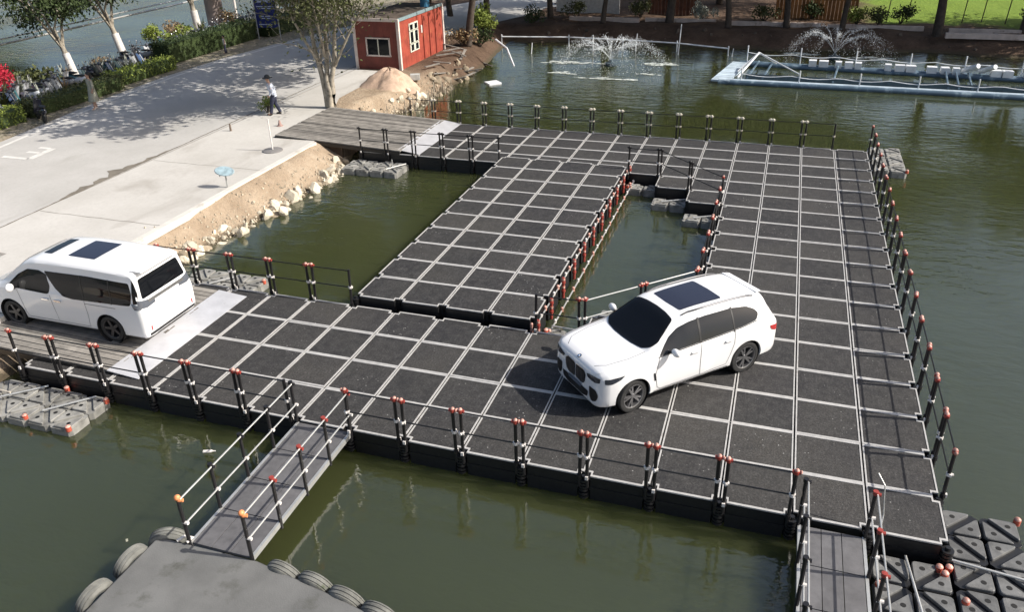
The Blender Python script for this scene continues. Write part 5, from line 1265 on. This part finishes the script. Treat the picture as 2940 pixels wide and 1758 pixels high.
# ================================================================= PEOPLE
MT['skin']=mat('skin',(.42,.26,.19),.55,var=.08,scale=20)
MT['hair']=mat('dark_hair',(.012,.010,.010),.5,var=.2)
def skin_body(name,joints,edges,parent):
    names=list(joints); me=bpy.data.meshes.new(name); me.from_pydata([joints[n][:3] for n in names],[(names.index(a),names.index(b)) for a,b in edges],[])
    o=bpy.data.objects.new(name,me); COL.objects.link(o); md=o.modifiers.new('s','SKIN'); md.use_smooth_shade=True
    for k,n in enumerate(names):
        r=joints[n][3]; v=me.skin_vertices[0].data[k]; v.radius=(r,r) if not isinstance(r,tuple) else r; v.use_root=(n=='pelvis')
    ss=o.modifiers.new('u','SUBSURF'); ss.levels=2; ss.render_levels=2
    bpy.context.view_layer.update(); m2=bpy.data.meshes.new_from_object(o.evaluated_get(bpy.context.evaluated_depsgraph_get()))
    bpy.data.objects.remove(o); m2.materials.clear(); m2.materials.append(MT['skin']); m2.polygons.foreach_set('use_smooth',[True]*len(m2.polygons))
    return obj(name,m2,parent=parent)
def person(label,loc,rz,arms,legs,bend=0.0):
    """faces +X; arms: {'l':(elbow,hand)...}; legs: {'l':(knee,foot)}"""
    t=thing('person',label,'person',loc,rz)
    J={'pelvis':(0,0,.92,.125),'waist':(bend*.10,0,1.06,.115),'chest':(bend*.22,0,1.28,(.13,.16)),'neck':(bend*.34,0,1.47,.055),'head0':(bend*.38+.01,0,1.55,.075),'head1':(bend*.42+.02,0,1.66,.10),'head2':(bend*.44+.01,0,1.73,.075),'nose':(bend*.42+.115,0,1.63,.018)}
    E=[('pelvis','waist'),('waist','chest'),('chest','neck'),('neck','head0'),('head0','head1'),('head1','head2'),('head1','nose')]
    for s,n in((1,'l'),(-1,'r')):
        J['sh'+n]=(bend*.30,s*.18,1.40,.062); el,hd=arms[n]; J['el'+n]=(*el,.042); J['wr'+n]=(*Vector(el).lerp(Vector(hd),.85),.030); J['pa'+n]=(*hd,.036)
        E+=[('chest','sh'+n),('sh'+n,'el'+n),('el'+n,'wr'+n),('wr'+n,'pa'+n)]
        d=(Vector(hd)-Vector(el)).normalized(); up=Vector((1,0,0)) if abs(d.x)<.8 else Vector((0,0,1)); u=(up-d*up.dot(d)).normalized()
        for k,(o_,l_) in enumerate(((-.026,.075),(-.009,.088),(.009,.083),(.026,.066))):
            f1=Vector(hd)+u*o_+d*l_*.5; f2=Vector(hd)+u*o_*1.1+d*l_+Vector((0,-s*.02,-.004)); J[f'f{k}{n}']=(*f1,.010); J[f'g{k}{n}']=(*f2,.008); E+=[('pa'+n,f'f{k}{n}'),(f'f{k}{n}',f'g{k}{n}')]
        th=Vector(hd)+u*.05+d*.01; J['th'+n]=(*th,.011); J['ti'+n]=(*(th+u*.012+d*.035),.009); E+=[('pa'+n,'th'+n),('th'+n,'ti'+n)]
        kn,ft=legs[n]; J['hp'+n]=(0,s*.095,.88,.095); J['kn'+n]=(*kn,.062); J['an'+n]=(ft[0],ft[1],.09,.042); J['to'+n]=(ft[0]+.15,ft[1]+s*.02,.035,.038)
        E+=[('pelvis','hp'+n),('hp'+n,'kn'+n),('kn'+n,'an'+n),('an'+n,'to'+n)]
    skin_body('body',J,E,t); return t,J
def limb(pts,rs_,n=10):
    m=MB(); m2=[Vector(p) for p in pts]
    for k,p in enumerate(m2):
        d=m2[min(k+1,len(m2)-1)]-m2[max(k-1,0)]; q=d.to_track_quat('Z','Y')
        for i in range(n):
            a=6.2832*i/n; m.v.append(tuple(p+q@Vector((math.cos(a)*rs_[k],math.sin(a)*rs_[k],0))))
    m.f=[(k*n+i,k*n+(i+1)%n,(k+1)*n+(i+1)%n,(k+1)*n+i) for k in range(len(m2)-1) for i in range(n)]; m.mi=[0]*len(m.f); return m
def torso(levels,n=16):
    m=MB()
    for cx_,z,rx,ry in levels:
        for i in range(n):
            a=6.2832*i/n; m.v.append((cx_+math.cos(a)*rx,math.sin(a)*ry,z))
    m.f=[(k*n+i,k*n+(i+1)%n,(k+1)*n+(i+1)%n,(k+1)*n+i) for k in range(len(levels)-1) for i in range(n)]; m.mi=[0]*len(m.f); return m
def face(t,hx,hz):
    for s in(1,-1):
        e=MB(); e.ball((hx+.085,s*.036,hz+.01),.014,8,5); obj('eye',e,MT['hair'],t)
        e=MB(); e.ball((hx-.01,s*.098,hz-.01),.028,8,5,(.7,.4,1)); obj('ear',e,MT['skin'],t)
    e=MB(); e.ball((hx+.088,0,hz-.065),.022,8,4,(.35,1.1,.3)); obj('mouth',e,mat('lips',(.30,.10,.09),.5,var=0),t)
# worker in white shirt walking
shirt=mat('white_blue_shirt',(.55,.60,.70),.8,var=.12,scale=8); trou=mat('dark_trousers',(.028,.032,.06),.85,var=.2)
t,J=person('worker in pale shirt and dark trousers walking by the far gangway',(-25.55,20.05,.30),RAD(205),{'l':((.0,.26,1.14),(.16,.24,.92)),'r':((-.06,-.27,1.14),(-.02,-.28,.88))},{'l':((.12,.10,.50),(.20,.11,0)),'r':((-.02,-.10,.50),(-.18,-.11,0))},.35)
o=torso([(.0,.86,.155,.19),(.01,1.0,.15,.185),(.05,1.2,.155,.195),(.10,1.36,.14,.20),(.12,1.46,.085,.10)]); obj('shirt',o,shirt,t,smooth=60)
for s,n in((1,'l'),(-1,'r')):
    obj('sleeve',limb([J['sh'+n][:3],J['el'+n][:3],J['wr'+n][:3]],(.085,.062,.05)),shirt,t,smooth=60)
    obj('trouser_leg',limb([(0,s*.085,.95),J['kn'+n][:3],(J['an'+n][0],J['an'+n][1],.10)],(.125,.085,.07)),trou,t,smooth=60)
    b=MB(); b.ball((J['an'+n][0]+.07,J['an'+n][1],.05),.06,10,6,(2.2,.85,.8)); obj('shoe',b,MT['hair'],t,smooth=180)
b=MB(); b.lathe([(.24,1.70),(.13,1.73),(.115,1.80),(.05,1.845),(0,1.85)],16,(.155,0,0)); obj('hat',b,mat('dark_hat',(.03,.035,.04),.8,var=.2),t,smooth=60)
face(t,.165,1.64)
# woman in a pale dress
dress=mat('beige_dress',(.34,.33,.26),.85,var=.15,scale=8)
t,J=person('dark-haired person in a long pale dress walking along the roadside hedge',(-34.95,18.95,.29),RAD(250),{'l':((.02,.25,1.14),(.10,.25,.90)),'r':((-.04,-.25,1.14),(-.02,-.26,.89))},{'l':((.08,.09,.50),(.10,.10,0)),'r':((0,-.09,.50),(-.10,-.10,0))},.05)
o=torso([(.01,.40,.25,.27),(.0,.60,.21,.24),(0,.95,.16,.195),(.0,1.10,.13,.165),(.01,1.28,.135,.175),(.015,1.40,.12,.19),(.02,1.47,.07,.08)]); obj('dress',o,dress,t,smooth=60)
for s,n in((1,'l'),(-1,'r')):
    obj('sleeve',limb([J['sh'+n][:3],J['el'+n][:3],Vector(J['el'+n][:3]).lerp(Vector(J['wr'+n][:3]),.5)],(.08,.06,.055)),dress,t,smooth=60)
    b=MB(); b.ball((J['an'+n][0]+.07,J['an'+n][1],.045),.055,10,6,(2.2,.8,.8)); obj('shoe',b,MT['clamp'],t,smooth=180)
b=MB(); b.ball((.0,0,1.69),.125,14,8,(1,.95,.95)); b.ball((-.06,0,1.52),.10,12,6,(.6,.95,1.6)); b.v=[(x-(.03 if z>1.5 else 0),y,z) for x,y,z in b.v]; obj('hair',b,MT['hair'],t,smooth=180)
face(t,.04,1.64)
# person far down the road in white
t,J=person('small distant person in a white top in the dark hedge shade',(-37.3,32.5,.28),RAD(230),{'l':((.0,.25,1.14),(.10,.25,.90)),'r':((-.04,-.25,1.14),(-.02,-.26,.89))},{'l':((.08,.09,.50),(.10,.10,0)),'r':((0,-.09,.50),(-.10,-.10,0))},.1)
o=torso([(.0,.88,.15,.18),(.01,1.05,.14,.17),(.03,1.28,.145,.185),(.04,1.40,.12,.19),(.05,1.47,.07,.08)]); obj('shirt',o,MT['clamp'],t,smooth=60)
for s,n in((1,'l'),(-1,'r')):
    obj('trouser_leg',limb([(0,s*.085,.95),J['kn'+n][:3],(J['an'+n][0],J['an'+n][1],.06)],(.125,.085,.07)),trou,t,smooth=60)
b=MB(); b.ball((.02,0,1.70),.12,14,8); b.v=[(x-.03,y,z) for x,y,z in b.v]; obj('hair',b,MT['hair'],t,smooth=180)
t.scale=(.62,.62,.62)
